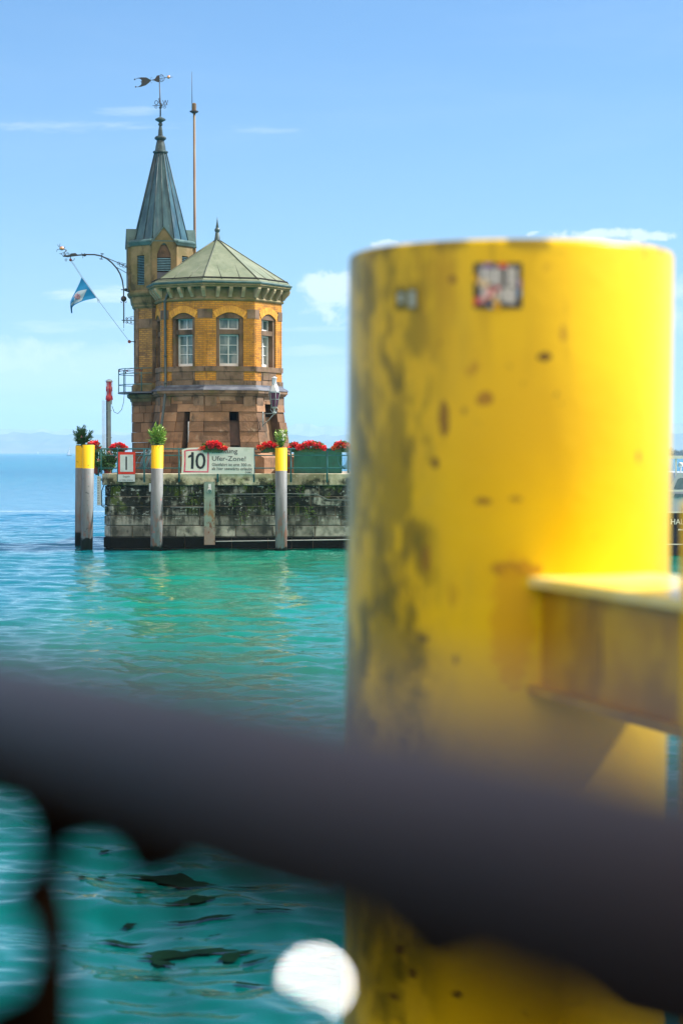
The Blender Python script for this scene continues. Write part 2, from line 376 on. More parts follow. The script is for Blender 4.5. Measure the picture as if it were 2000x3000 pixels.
MAT['lampiron'] = M('lamp_bracket_grey', (0.22, 0.30, 0.33), (0.30, 0.36, 0.38), 6, 0.5)
def pile_mat(name, zy, zb, dark=1.0):
    m = bpy.data.materials.new(name); m.use_nodes = True; t = m.node_tree; t.nodes.clear(); q = NB(t)
    pos = q.node('ShaderNodeNewGeometry').outputs['Position']; zc = q.sep(pos)
    zn = q.m('ADD', zc[2], q.m('MULTIPLY', q.m('SUBTRACT', q.noise(q.vscale(pos, (1, 1, 0.3)), 9.0, 4), 0.5), 0.10))
    grey = q.mix(q.sm(q.noise(q.vscale(pos, (3, 3, 0.5)), 2.0, 5), 0.35, 0.65), (0.20 * dark, 0.215 * dark, 0.235 * dark), (0.145 * dark, 0.155 * dark, 0.17 * dark))
    grey = q.mix(q.m('MULTIPLY', q.sm(q.noise(pos, 9, 5), 0.64, 0.70), 0.8), grey, (0.03, 0.05, 0.055))
    low = q.m('MULTIPLY', q.sm(q.noise(q.vscale(pos, (2, 2, 0.6)), 3.2, 5), 0.50, 0.62), q.sm(zc[2], 2.0, 0.8))
    grey = q.mix(q.m('MULTIPLY', low, 0.8), grey, (0.24, 0.10, 0.065))
    red = q.m('MULTIPLY', q.sm(q.noise(pos, 5.0, 3), 0.68, 0.72), 0.8)
    grey = q.mix(red, grey, (0.42, 0.10, 0.10))
    yel = q.mix(q.sm(q.noise(pos, 8, 5), 0.66, 0.72), (0.80, 0.47, 0.003), (0.22, 0.13, 0.01))
    c = q.mix(q.sm(zn, zy - 0.012, zy + 0.012), grey, yel)
    zb_ = q.m('ADD', zc[2], q.m('MULTIPLY', q.m('SUBTRACT', q.noise(pos, 4.0, 5), 0.5), 0.55))
    c = q.mix(q.sm(zb_, zb + 0.05, zb - 0.05), c, (0.008, 0.012, 0.010))
    p = q.node('ShaderNodeBsdfPrincipled'); q.put(p.inputs['Base Color'], c); p.inputs['Roughness'].default_value = 0.6; p.inputs['Specular IOR Level'].default_value = 0.3
    o = q.node('ShaderNodeOutputMaterial'); t.links.new(p.outputs[0], o.inputs[0]); return m

# ------------------------------------------------------------------ water, far shore, mountains
WAVE = []
def wave_z(x_, y_, dy_=0.06):
    wx = 0.8 * math.sin(y_ * 0.31 + x_ * 0.11) + 0.5 * math.sin(y_ * 0.83 - x_ * 0.37 + 1.3); z_ = 0
    for lam, th, k, amp, ph, g1, g2, g3 in WAVE:
        fade = min(1, max(0, lam / (2.6 * dy_) - 0.6)); gust = 0.75 + 0.45 * math.sin(x_ * g1 + y_ * g2 + g3)
        a = k * (math.cos(th) * y_ + math.sin(th) * x_) + ph + 0.9 * k * lam * 0.16 * wx
        z_ += amp * fade * gust * (math.sin(a) + 0.22 * math.sin(2 * a + 0.6))
    return z_ * 1.15
def water():
    rows = list(np.arange(-260, -10, 25.0)) + list(np.arange(-10, 11.5, 1.5))
    yy = 12.0
    while yy < 130: rows.append(yy); yy += max(0.05, yy * 0.0034)
    while yy < 45000: rows.append(yy); yy *= 1.03
    rows = np.array(rows)
    uf = np.concatenate([-np.sinh(np.linspace(5.0, 0.45, 26)) * 0.5, np.linspace(-0.225, 0.225, 330), np.sinh(np.linspace(0.45, 5.0, 26)) * 0.5])
    Yg, Ug = np.meshgrid(rows, uf, indexing='ij')
    Xg = Ug * np.maximum(Yg, 12.0)
    Z = np.zeros_like(Xg)
    dy = np.gradient(rows)[:, None] * np.ones_like(Xg)
    R = np.random.RandomState(5)
    warpx = 0.8 * np.sin(Yg * 0.31 + Xg * 0.11) + 0.5 * np.sin(Yg * 0.83 - Xg * 0.37 + 1.3)
    for i in range(70):
        lam = 0.22 * (14.0 ** R.rand()); th = R.normal(0.15, 0.62); k = 2 * math.pi / lam
        amp = 0.0042 * lam ** 0.85 * (0.6 + 0.8 * R.rand())
        ph = R.rand() * 6.283
        fade = np.clip(lam / (2.6 * dy) - 0.6, 0, 1)
        # gusts: waves of this length stand stronger in patches
        g1, g2, g3 = 0.05 + 0.12 * R.rand(), 0.04 + 0.1 * R.rand(), R.rand() * 6.3; WAVE.append((lam, th, k, amp, ph, g1, g2, g3))
        gust = 0.75 + 0.45 * np.sin(Xg * g1 + Yg * g2 + g3)
        arg = k * (np.cos(th) * Yg + np.sin(th) * Xg) + ph + 0.9 * k * lam * 0.16 * warpx
        Z += amp * fade * gust * (np.sin(arg) + 0.22 * np.sin(2 * arg + 0.6))
    Z *= np.clip((Yg - 6) / 6, 0, 1) * 1.15
    nr, nc = Xg.shape
    verts = np.stack([Xg, Yg, Z], -1).reshape(-1, 3)
    i = np.arange((nr - 1) * (nc - 1)); r = i // (nc - 1); c = i % (nc - 1); a = r * nc + c
    faces = np.stack([a, a + 1, a + nc + 1, a + nc], -1)
    me = bpy.data.meshes.new('lake'); me.vertices.add(len(verts)); me.vertices.foreach_set('co', verts.ravel())
    me.loops.add(faces.size); me.loops.foreach_set('vertex_index', faces.ravel().astype(np.int32))
    me.polygons.add(len(faces)); me.polygons.foreach_set('loop_start', (np.arange(len(faces)) * 4).astype(np.int32))
    me.polygons.foreach_set('loop_total', np.full(len(faces), 4, dtype=np.int32)); me.update(calc_edges=True)
    me.polygons.foreach_set('use_smooth', [True] * len(faces))
    o = bpy.data.objects.new('lake_water', me); COL.objects.link(o); o['kind'] = 'structure'
    m = bpy.data.materials.new('lake_water'); m.use_nodes = True; t = m.node_tree; t.nodes.clear(); q = NB(t)
    pos = q.node('ShaderNodeNewGeometry').outputs['Position']; zc = q.sep(pos)
    n1 = q.noise(q.vscale(pos, (0.05, 0.03, 1)), 1.0, 4)
    shallow = q.mix(q.sm(n1, 0.35, 0.65), (0.0, 0.145, 0.082), (0.0, 0.185, 0.14))
    shallow = q.mix(q.m('MULTIPLY', q.sm(q.noise(q.vscale(pos, (0.5, 0.2, 1)), 1.0, 4), 0.5, 0.75), 0.4), shallow, (0.008, 0.12, 0.06))
    deep = q.mix(q.sm(q.noise(q.vscale(pos, (0.01, 0.004, 1)), 1.0, 4), 0.35, 0.65), (0.0, 0.13, 0.26), (0.002, 0.18, 0.30))
    shallow = q.mix(q.sm(zc[1], 34.0, 16.0), shallow, (0.0, 0.10, 0.095))
    shallow = q.mix(q.sm(zc[0], -5.5, -10.0), shallow, (0.0, 0.13, 0.17))
    c = q.mix(q.sm(zc[1], 75.0, 130.0), shallow, deep)
    # foam along the wake of a passing boat
    d = q.m('ABSOLUTE', q.m('SUBTRACT', zc[1], q.m('ADD', 136.0, q.m('MULTIPLY', q.noise(q.vscale(pos, (0.12, 0.0, 1)), 1.0, 3), 3.0))))
    foam = q.m('MULTIPLY', q.sm(d, 2.2, 0.3), q.sm(q.noise(q.vscale(pos, (1.3, 0.5, 1)), 1.0, 5), 0.38, 0.6))
    c = q.mix(q.m('MULTIPLY', foam, 0.6), c, (0.75, 0.80, 0.80))
    p = q.node('ShaderNodeBsdfPrincipled'); q.put(p.inputs['Base Color'], c)
    q.put(p.inputs['Roughness'], q.m('ADD', 0.04, q.m('MULTIPLY', q.sm(zc[1], 30, 400), 0.14)))
    p.inputs['IOR'].default_value = 1.36
    h1 = q.noise(q.vscale(pos, (0.8, 2.4, 1)), 2.2, 4, 0.6, 0.3)
    h2 = q.noise(q.vscale(pos, (0.8, 0.6, 1)), 0.9, 5, 0.6, 0.3)
    h3 = q.noise(q.vscale(pos, (0.45, 0.2, 1)), 1.0, 5, 0.65, 0.3)
    far = q.sm(zc[1], 60, 130); far2 = q.sm(zc[1], 90, 300)
    near = q.sm(zc[1], 22, 60)
    h = q.m('ADD', q.m('MULTIPLY', h1, q.m('ADD', 0.004, q.m('MULTIPLY', near, 0.018))), q.m('ADD', q.m('MULTIPLY', h2, q.m('MULTIPLY', far, 0.45)), q.m('MULTIPLY', h3, q.m('MULTIPLY', far2, 2.0))))
    bn = q.node('ShaderNodeBump'); bn.inputs['Strength'].default_value = 1.0; bn.inputs['Distance'].default_value = 1.0
    q.put(bn.inputs['Height'], h); t.links.new(bn.outputs[0], p.inputs['Normal'])
    oo = q.node('ShaderNodeOutputMaterial'); t.links.new(p.outputs[0], oo.inputs[0])
    me.materials.append(m)
water()

def ridge(name, Yc, depth, prof, mat, seed, rough=0.12):
    """a solid mountain range: heights above the lake follow prof (bearing slope, elevation slope), with crags"""
    R = np.random.RandomState(seed); n = 220; m = 14
    us = np.linspace(prof[0][0], prof[-1][0], n)
    hs = np.interp(us, [p[0] for p in prof], [p[1] for p in prof]) * Yc
    det = np.zeros(n)
    for o_ in range(6):
        kk = 8 * 2 ** o_; pts = R.rand(kk + 2) - 0.5; det += np.interp(np.linspace(0, kk, n), np.arange(kk + 2), pts) / 1.7 ** o_
    hs = hs * (1 + rough * det)
    mb = MB(); grid = []
    for j in range(m):
        s = j / (m - 1) * 2 - 1; prf = max(0.0, 1 - abs(s)) ** 0.8
        grid.append([(us[i] * Yc, Yc + s * depth, -2 + max(0.5, hs[i] * prf * (1 + 0.22 * (R.rand() - 0.5) * (0 < j < m - 1) * (1 if j != m // 2 else 0.2)))) for i in range(n)])
    for j in range(m - 1):
        for i in range(n - 1): mb.poly([grid[j][i], grid[j][i + 1], grid[j + 1][i + 1], grid[j + 1][i]], smooth=True)
    o = build(name, mb, mat); o['kind'] = 'structure'; return o
MAT['far'] = M('far_forest', (0.06, 0.11, 0.07), (0.13, 0.16, 0.12), 0.004, 0.9)
MAT['alp'] = M('alpine_rock', (0.13, 0.16, 0.15), (0.24, 0.25, 0.25), 0.003, 0.9)
def sl_(L): return [((a - 1000) / F, (1326 - c) / F) for a, c in L]
ridge('mountains', 15500, 1500, sl_([(-1400, 1290), (-900, 1262), (-500, 1270), (-150, 1256), (0, 1248), (35, 1252), (60, 1250), (95, 1252), (115, 1247), (150, 1254), (200, 1256),
      (300, 1258), (500, 1262), (700, 1262), (820, 1258), (850, 1240), (872, 1236), (890, 1241), (925, 1243), (960, 1240), (1020, 1246), (1300, 1250), (1900, 1234), (2000, 1228), (2400, 1250), (3200, 1270)]), MAT['alp'], 3, 0.05)
ridge('hills', 10500, 1200, sl_([(-1400, 1300), (-800, 1280), (-200, 1268), (0, 1265), (110, 1263), (180, 1266), (300, 1267), (600, 1272), (900, 1270), (1100, 1268), (1400, 1275), (2000, 1262), (3200, 1290)]), MAT['far'], 8, 0.05)

# ------------------------------------------------------------------ stone pier
PY = 83.0; DECK = P(1000, 1387, PY).z
pier_out = [P(322, 1400, PY).xy, P(1905, 1400, PY).xy]
PXL = pier_out[0][0]; PXR = pier_out[1][0]
MAT['quay'] = M('algae_quay_stone', (0.38, 0.385, 0.35), (0.15, 0.16, 0.14), 2.2, 0.85, bump=0.03, bscale=7, tone=0.6, spec=0.15,
    stains=(((0.006, 0.009, 0.007), 1.5, 0.40, 0.50, (0.8, 0.8, 1.2), (1.1, 1.7), 0.93),
            ((0.07, 0.11, 0.010), 1.7, 0.53, 0.60, (1, 1, 0.7), (1.2, 1.9), 0.8),
            ((0.50, 0.56, 0.54), 6.0, 0.585, 0.63, (1, 1, 1.5), (1.0, 1.3), 0.75),
            ((0.26, 0.19, 0.015), 1.3, 0.62, 0.66, (1, 1, 0.6), (1.5, 1.9), 0.6),
            ((0.008, 0.012, 0.010), 2.0, 0.47, 0.58, (3, 3, 0.4), (0.8, 1.5), 0.85),
            ((0.03, 0.04, 0.038), 3.0, 0.52, 0.62, (1, 1, 0.6), None, 0.7),
            ((0.004, 0.006, 0.006), 1.0, 0.0, 0.05, (1, 1, 1), (0.60, 0.50), 0.99)))
MAT['coping'] = M('lichened_coping', (0.54, 0.50, 0.39), (0.30, 0.29, 0.18), 1.8, 0.85, bump=0.02, bscale=9, tone=0.4,
    stains=(((0.02, 0.026, 0.012), 1.7, 0.44, 0.58, (1, 1, 1), (3.10, 2.92), 0.95), ((0.62, 0.62, 0.52), 6.0, 0.60, 0.67, (1, 1, 1), None, 0.6)))
pier = thing('stone_pier', (PXL + 6, PY + 8, 0), 'weathered stone harbour pier with algae and lichen carrying the tower', 'pier')
def blockrow(mb, p0, p1, nrm, z0, z1, off, wmin, wmax, gap=0.012, jig=0.03, tonef=None, depth=0.3):
    """a course of separate stones between p0 and p1, each standing out a little differently"""
    L = (p1 - p0).length; t = (p1 - p0) / L; s = 0.0
    while s < L - 1e-3:
        w = min(rnd(wmin, wmax), L - s)
        if L - s - w < wmin * 0.5: w = L - s
        o = off + rnd(-jig, jig); a = p0 + t * (s + gap / 2); c = p0 + t * (s + w - gap / 2); ch = min(0.02, (z1 - z0) * 0.12)
        zz0, zz1 = z0 + gap / 2, z1 - gap / 2; tn = tonef() if tonef else rnd(0.1, 0.9)
        I = nrm * (o - depth); O = nrm * o; O2 = nrm * (o - ch)
        ring = [a + O2 + UP * zz0, c + O2 + UP * zz0, c + O2 + UP * zz1, a + O2 + UP * zz1]
        fr = [a + O + t * ch + UP * (zz0 + ch), c + O - t * ch + UP * (zz0 + ch), c + O - t * ch + UP * (zz1 - ch), a + O + t * ch + UP * (zz1 - ch)]
        bk_ = [a + I + UP * zz0, c + I + UP * zz0, c + I + UP * zz1, a + I + UP * zz1]
        mb.poly(fr, tn)
        for k in range(4):
            k2 = (k + 1) % 4
            mb.poly([ring[k], ring[k2], fr[k2], fr[k]], tn); mb.poly([bk_[k], bk_[k2], ring[k2], ring[k]], tn)
        s += w
outline = [V(PXL - 0.35, PY + 13, 0), V(PXL - 0.35, PY + 0.5, 0), V(PXL, PY, 0), V(PXR, PY, 0), V(PXR, PY + 13, 0)]
mb = MB(); cb = MB()
for i in range(4):
    p0, p1 = outline[i], outline[i + 1]; t = (p1 - p0).normalized(); nn = V(t.y, -t.x, 0)
    if i == 0: nn = V(-1, 0, 0)
    if i == 3: nn = V(1, 0, 0)
    if i == 1: nn = V(-0.82, -0.57, 0).normalized()
    zs = [-0.6, 0.05, 0.52, 1.00, 1.42, 1.82, 2.22, 2.68]
    for k in range(len(zs) - 1): blockrow(mb, p0, p1, nn, zs[k], zs[k + 1], -0.03 - 0.012 * k, 0.8, 2.1, gap=0.03, jig=0.025)
    blockrow(cb, p0, p1, nn, 2.68, DECK, 0.03, 1.5, 2.6, gap=0.015, jig=0.012, depth=0.55)
build('wall', mb, MAT['quay'], pier); build('coping', cb, MAT['coping'], pier)
mb = MB(); inn = [V(PXL - 0.2, PY + 12.85, -1), V(PXL - 0.2, PY + 0.62, -1), V(PXL + 0.12, PY + 0.16, -1), V(PXR - 0.15, PY + 0.16, -1), V(PXR - 0.15, PY + 12.85, -1)]
mb.prism([p for p in inn], V(0, 0, DECK - 0.03 + 1))
MAT['deck'] = M('pier_paving', (0.36, 0.30, 0.23), (0.27, 0.23, 0.18), 1.5, 0.85, bump=0.01, bscale=10)
build('deck', mb, MAT['deck'], pier)
# rubbing pipe, cable and weeds on the quay wall
mb = MB(); mb.tube([P(500, 1486, PY - 0.12), P(598, 1486, PY - 0.12)], 0.022); mb.tube([P(640, 1448, PY - 0.1), P(840, 1446, PY - 0.1), P(930, 1448, PY - 0.1), P(960, 1464, PY - 0.1), P(1060, 1466, PY - 0.1)], 0.016)
build('pipe', mb, MAT['grey_metal'], pier)
mb = MB(); mb.tube([P(632, 1586, PY - 0.12), P(1000, 1581, PY - 0.12), P(1300, 1577, PY - 0.12)], 0.02); build('cable', mb, MAT['white'], pier)

def leafclump(mb, c, r, n, ln, wd, sq=1.0, upb=0.0, shell=0.5):
    c = Vector(c)
    for _ in range(n):
        d = V(rnd(-1, 1), rnd(-1, 1), rnd(-1, 1))
        while d.length > 1 or d.length < 0.05: d = V(rnd(-1, 1), rnd(-1, 1), rnd(-1, 1))
        p = c + V(d.x * r[0], d.y * r[1], d.z * r[2] * sq)
        o = (d.normalized() + V(rnd(-.6, .6), rnd(-.6, .6), rnd(-.4, .6) + upb)).normalized()
        l = ln * rnd(0.6, 1.3); w = wd * rnd(0.7, 1.2); s_ = o.orthogonal().normalized()
        s_ = (s_ * math.cos(rnd(0, 6.3)) + o.cross(s_) * math.sin(rnd(0, 6.3))).normalized()
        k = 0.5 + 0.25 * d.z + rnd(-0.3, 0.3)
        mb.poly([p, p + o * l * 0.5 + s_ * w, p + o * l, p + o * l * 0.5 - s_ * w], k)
mb = MB()
for sx, sy, n in ((715, 1415, 26), (795, 1425, 60), (790, 1450, 60), (880, 1437, 50), (905, 1500, 40), (685, 1470, 40), (712, 1515, 25), (800, 1475, 40), (560, 1460, 25), (915, 1515, 16), (350, 1420, 20), (730, 1552, 8)):
    leafclump(mb, P(sx, sy, PY - 0.03), (0.18, 0.07, 0.26), n * 2, 0.09, 0.018, 1.0, -0.3)
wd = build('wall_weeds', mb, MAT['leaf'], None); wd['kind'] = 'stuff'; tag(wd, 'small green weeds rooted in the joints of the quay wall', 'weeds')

# ------------------------------------------------------------------ harbour tower
TX, TY = P(638, 1326, 88.0).x, 88.0
R0 = 2.87; PH = rad(-7.5)          # vertex bearings start here, every 45 degrees
def zz(yz): return 14.09 - 0.005042 * yz      # height from the row in the tower study
class Face:
    def __init__(s, cx, cy, R, k, ph=PH, n=8):
        R1, R2 = (R, R) if not isinstance(R, tuple) else R
        a, c = ph + 2 * math.pi * k / n, ph + 2 * math.pi * (k + 1) / n
        s.A = V(cx + R1 * math.sin(a), cy - R1 * math.cos(a), 0); s.B = V(cx + R1 * math.sin(c), cy - R1 * math.cos(c), 0)
        s.W = (s.B - s.A).length; s.t = (s.B - s.A) / s.W; s.n = V(s.t.y, -s.t.x, 0)
    def p(s, u, z_, off=0.0): return s.A + s.t * u + s.n * off + UP * z_
    def bx(s, mb, u0, u1, z0, z1, o0, o1, col=0.5):
        mb.hexa([s.p(u0, z0, o1), s.p(u1, z0, o1), s.p(u1, z0, o0), s.p(u0, z0, o0), s.p(u0, z1, o1), s.p(u1, z1, o1), s.p(u1, z1, o0), s.p(u0, z1, o0)], col)
    def pr(s, mb, pts, o0, o1, col=0.5):
        mb.prism([s.p(u, z_, o1) for u, z_ in pts], s.n * (o0 - o1), col)
def wallhole(mb, fc, z0, z1, hole, depth=0.3, col=0.5):
    u0, u1, h0, h1 = hole
    for (a, c, e, f) in ((0, u0, z0, z1), (u1, fc.W, z0, z1), (u0, u1, z0, h0), (u0, u1, h1, z1)):
        mb.poly([fc.p(a, e), fc.p(c, e), fc.p(c, f), fc.p(a, f)], col)
    q = [(u0, h0), (u1, h0), (u1, h1), (u0, h1)]
    for k in range(4):
        a, c = q[k], q[(k + 1) % 4]; mb.poly([fc.p(*a), fc.p(*c), fc.p(*c, -depth), fc.p(*a, -depth)], col)

tower = thing('harbour_tower', (TX, TY, DECK), 'octagonal yellow brick and red sandstone harbour tower with pale green roof and spired stair turret', 'tower')
brick, trim, archm, dark = MB(), MB(), MB(), MB()
ZS, ZW0, ZW1 = zz(1300), zz(1257), zz(800)
for k in range(8):
    fc = Face(TX, TY, R0, k); Wd = fc.W; c = Wd / 2; hw = 0.595
    wallhole(brick, fc, 6.9, 11.3, (c - hw, c + hw, ZW0, ZW1 - 0.02), 0.42)
    # grooved corner pilasters
    for s0 in (0.0, Wd):
        for d in (0.08,):
            u0 = s0 + d if s0 == 0 else s0 - d - 0.03
            for j in range(16):
                z_ = ZW0 + 0.02 + j * 0.128
                fc.bx(brick, u0, u0 + 0.035, z_, z_ + 0.07, -0.01, 0.018)
    # sandstone: jambs, transom, sill band, panel, base band, quoin blocks, cornice mouldings
    fc.bx(trim, c - hw, c - hw + 0.155, ZW0, ZW1 - 0.23, -0.40, -0.06, 0.25)
    fc.bx(trim, c + hw - 0.155, c + hw, ZW0, ZW1 - 0.23, -0.40, -0.06, 0.25)
    fc.bx(trim, c - hw + 0.155, c + hw - 0.155, zz(985), zz(945), -0.40, -0.08, 0.2)
    ar = [(c - hw, ZW1 - 0.24)] + [(c - hw + 0.12 + (2 * hw - 0.24) * j / 10, zz(850) - 0.01 + 0.0 * j) for j in (0, 10)] + [(c + hw, ZW1 - 0.24)] + [(c + hw - 2 * hw * j / 12, ZW1 - 0.24 + 0.22 * math.sin(math.pi * j / 12)) for j in range(13)]
    fc.pr(trim, [(c - hw, ZW1 - 0.26), (c + hw, ZW1 - 0.26)] + [(c + hw - 2 * hw * j / 12, ZW1 - 0.24 + 0.23 * math.sin(math.pi * j / 12)) for j in range(13)], -0.40, -0.03, 0.15)
    fc.bx(trim, 0, Wd, ZS, ZW0, -0.06, 0.055, rnd(0.3, 0.7))
    fc.bx(trim, c - hw, c + hw, zz(1380), ZS, -0.06, 0.018, 0.6)
    fc.bx(trim, c - hw + 0.09, c + hw - 0.09, zz(1380) + 0.06, ZS - 0.05, -0.06, 0.045, 0.35)
    fc.bx(trim, -0.01, Wd + 0.01, 6.86, zz(1380), -0.06, 0.05, rnd(0.4, 0.7))
    fc.bx(trim, -0.005, 0.34, zz(850), zz(775), -0.06, 0.02, rnd(0.1, 0.9)); fc.bx(trim, Wd - 0.34, Wd + 0.005, zz(850), zz(775), -0.06, 0.02, rnd(0.1, 0.9))
    # segmental brick arch of separate voussoirs
    nv = 13; zc_, hh = ZW1 - 0.24, 0.23; archm = MB()
    for j in range(nv):
        q = []
        for (jj, dd) in ((j + 0.04, 0.01), (j + 0.96, 0.01), (j + 0.96, 0.30), (j + 0.04, 0.30)):
            f = jj / nv; uu = (f - 0.5) * 2; ang = uu * 0.55
            bx_, bz_ = c + hw * uu, zc_ + hh * math.sin(math.pi * f)
            q.append((bx_ + math.sin(ang) * dd, bz_ + math.cos(ang) * dd))
        fc.pr(archm, q, -0.05, 0.022, rnd(0.1, 0.9))
    build('window_arch', archm, MAT['arch'], tower)
mb_c = MB()
mb_c.lathe(TX, TY, [(R0 - 0.2, 10.56), (R0 + 0.06, 10.56), (R0 + 0.10, 10.62), (R0 + 0.07, 10.66), (R0 + 0.03, 10.72), (R0 + 0.03, 11.14), (R0 - 0.2, 11.14)], 8, PH, 0.45, caps=False)
build('brick_wall', brick, MAT['brick'], tower); build('stone_trim', trim, MAT['trim'], tower)
# eave: corbels, soffit, gutter
for k in range(8):
    fc = Face(TX, TY, R0, k); n_ = 4
    for j in range(n_ + 1):
        u = fc.W * j / n_; w = 0.075
        if j == n_: continue
        us = max(u, 0.02)
        pts = [(0.03, 10.70), (0.10, 10.70), (0.16, 10.80), (0.30, 10.95), (0.345, 11.05), (0.345, 11.12), (0.03, 11.12)]
        nn = fc.n if j else (fc.n + Face(TX, TY, R0, k - 1).n).normalized(); tt = V(-nn.y, nn.x, 0)
        base = fc.p(u, 0); ex = 1.08 if j == 0 else 1.0
        m1 = MB(); m1.prism([base + nn * a * ex - tt * w + UP * h for a, h in pts], tt * 2 * w, rnd(0.4, 1.0)); build('corbel', m1, MAT['corbel'], tower)
build('frieze_band', mb_c, MAT['eave'], tower)
mb = MB(); RE = 3.27
mb.lathe(TX, TY, [(R0 - 0.3, 11.12), (RE - 0.05, 11.12), (RE - 0.03, 11.18), (RE + 0.02, 11.21), (RE + 0.02, 11.27), (R0, 11.28)], 8, PH, 0.5)
build('soffit', mb, MAT['eave'], tower)
mb = MB(); mb.lathe(TX, TY, [(RE - 0.1, 11.275), (RE + 0.05, 11.275), (RE + 0.075, 11.33), (RE + 0.05, 11.36), (RE - 0.08, 11.34)], 8, PH, 0.5)
build('gutter', mb, MAT['gutter'], tower)
roof = MB(); APEX = 13.36
roof.lathe(TX, TY, [(RE - 0.03, 11.345), (RE - 0.03, 11.40), (RE - 0.10, 11.44), (1.6, 12.42), (0.14, APEX)], 8, PH, 0.5)
rf = build('roof', roof, MAT['patina'], tower)
sm_ = MB()
def rp(phi, f, lift=0.03):
    """point on the roof at bearing phi, f=0 eave to 1 apex"""
    r = (RE - 0.10) + (0.14 - (RE - 0.10)) * f; z_ = 11.44 + (APEX - 11.44) * f
    if f < 0.5026: z_ = 11.44 + (12.42 - 11.44) * (RE - 0.10 - r) / (RE - 0.10 - 1.6)
    else: z_ = 12.42 + (APEX - 12.42) * (1.6 - r) / (1.6 - 0.14)
    k = math.floor((phi - PH) / (math.pi / 4)); mid = PH + (k + 0.5) * math.pi / 4
    rr = r * math.cos(math.pi / 8) / math.cos(phi - mid)
    return V(TX + rr * math.sin(phi), TY - rr * math.cos(phi), z_ + lift)
for k in range(8):
    sm_.tube([rp(PH + k * math.pi / 4 + 1e-4, f) - UP * 0.01 for f in (0, 0.25, 0.5026, 0.75, 1)], 0.022, 5)
    fc = Face(TX, TY, RE - 0.1, k)
    for s_ in (0.34, 0.67):
        top = 0.22 + 0.45 * rnd(0.6, 1.0); pts = []
        for f in (0, 0.25, 0.5, 1.0):
            g = f * top; q0 = fc.p(fc.W * s_, 0); mid = fc.p(fc.W / 2, 0); cen = V(TX, TY, 0)
            ins = (cen - mid) * g; pt = q0 + ins; phi = math.atan2(pt.x - TX, -(pt.y - TY))
            q = rp(phi, g); pts.append(V(pt.x, pt.y, q.z - 0.01))
        sm_.tube(pts, 0.016, 4)
build('seam', sm_, MAT['patina_seam'], rf)
mb = MB(); mb.tube([rp(PH + k * math.pi / 4 + 1e-3, 0.02, 0.045) for k in range(9)], 0.028, 6); build('snow_rail', mb, MAT['dark'], rf)
mb = MB(); mb.lathe(TX, TY, [(0.17, 13.30), (0.13, 13.42), (0.085, 13.72), (0.07, 13.74), (0.11, 13.78), (0.125, 13.84), (0.11, 13.90), (0.06, 13.94), (0.07, 13.97), (0.03, 14.2), (0.008, 14.42)], 12, 0, smooth=True)
build('finial', mb, MAT['seam'], rf)
# windows
for k in range(8):
    fc = Face(TX, TY, R0, k); c = fc.W / 2; w = 0.435; o0, o1 = -0.36, -0.28
    fr = MB()
    for (z0, z1, nb) in ((zz(945) + 0.005, zz(850) + 0.02, 0), (ZW0 + 0.01, zz(985) - 0.005, 2)):
        fc.bx(fr, c - w, c - w + 0.06, z0, z1, o0, o1); fc.bx(fr, c + w - 0.06, c + w, z0, z1, o0, o1)
        fc.bx(fr, c - w + 0.06, c + w - 0.06, z1 - 0.06, z1, o0, o1); fc.bx(fr, c - w + 0.06, c + w - 0.06, z0, z0 + (0.12 if nb else 0.06), o0, o1)
        fc.bx(fr, c - 0.02, c + 0.02, z0 + 0.06, z1 - 0.06, o0 + 0.02, o1 - 0.015)
        for j in range(nb):
            z_ = z0 + 0.12 + (z1 - z0 - 0.18) * (j + 1) / (nb + 1); fc.bx(fr, c - w + 0.06, c + w - 0.06, z_ - 0.013, z_ + 0.013, o0 + 0.02, o1 - 0.02)
    win = build('window', fr, MAT['white'], tower)
    pn = MB(); fc.bx(pn, c - w + 0.02, c + w - 0.02, ZW0 + 0.05, zz(850), o0 - 0.03, o0 + 0.015); build('pane', pn, MAT['glass'], win)
# lead skirt and cornice
mb = MB(); mb.lathe(TX, TY, [(R0 - 0.1, 6.95), (R0 + 0.055, 6.95), (R0 + 0.07, 6.88), (R0 + 0.27, 6.77), (R0 + 0.29, 6.72), (R0, 6.72)], 8, PH); build('lead_skirt', mb, MAT['lead'], tower)
mb = MB(); mb.lathe(TX, TY, [(R0 - 0.3, 6.717), (R0 + 0.26, 6.717), (R0 + 0.26, 6.60), (R0 + 0.20, 6.56), (R0 + 0.16, 6.50), (R0 + 0.08, 6.47), (R0 - 0.3, 6.47)][::-1], 8, PH, 0.55); build('cornice', mb, MAT['trim'], tower)
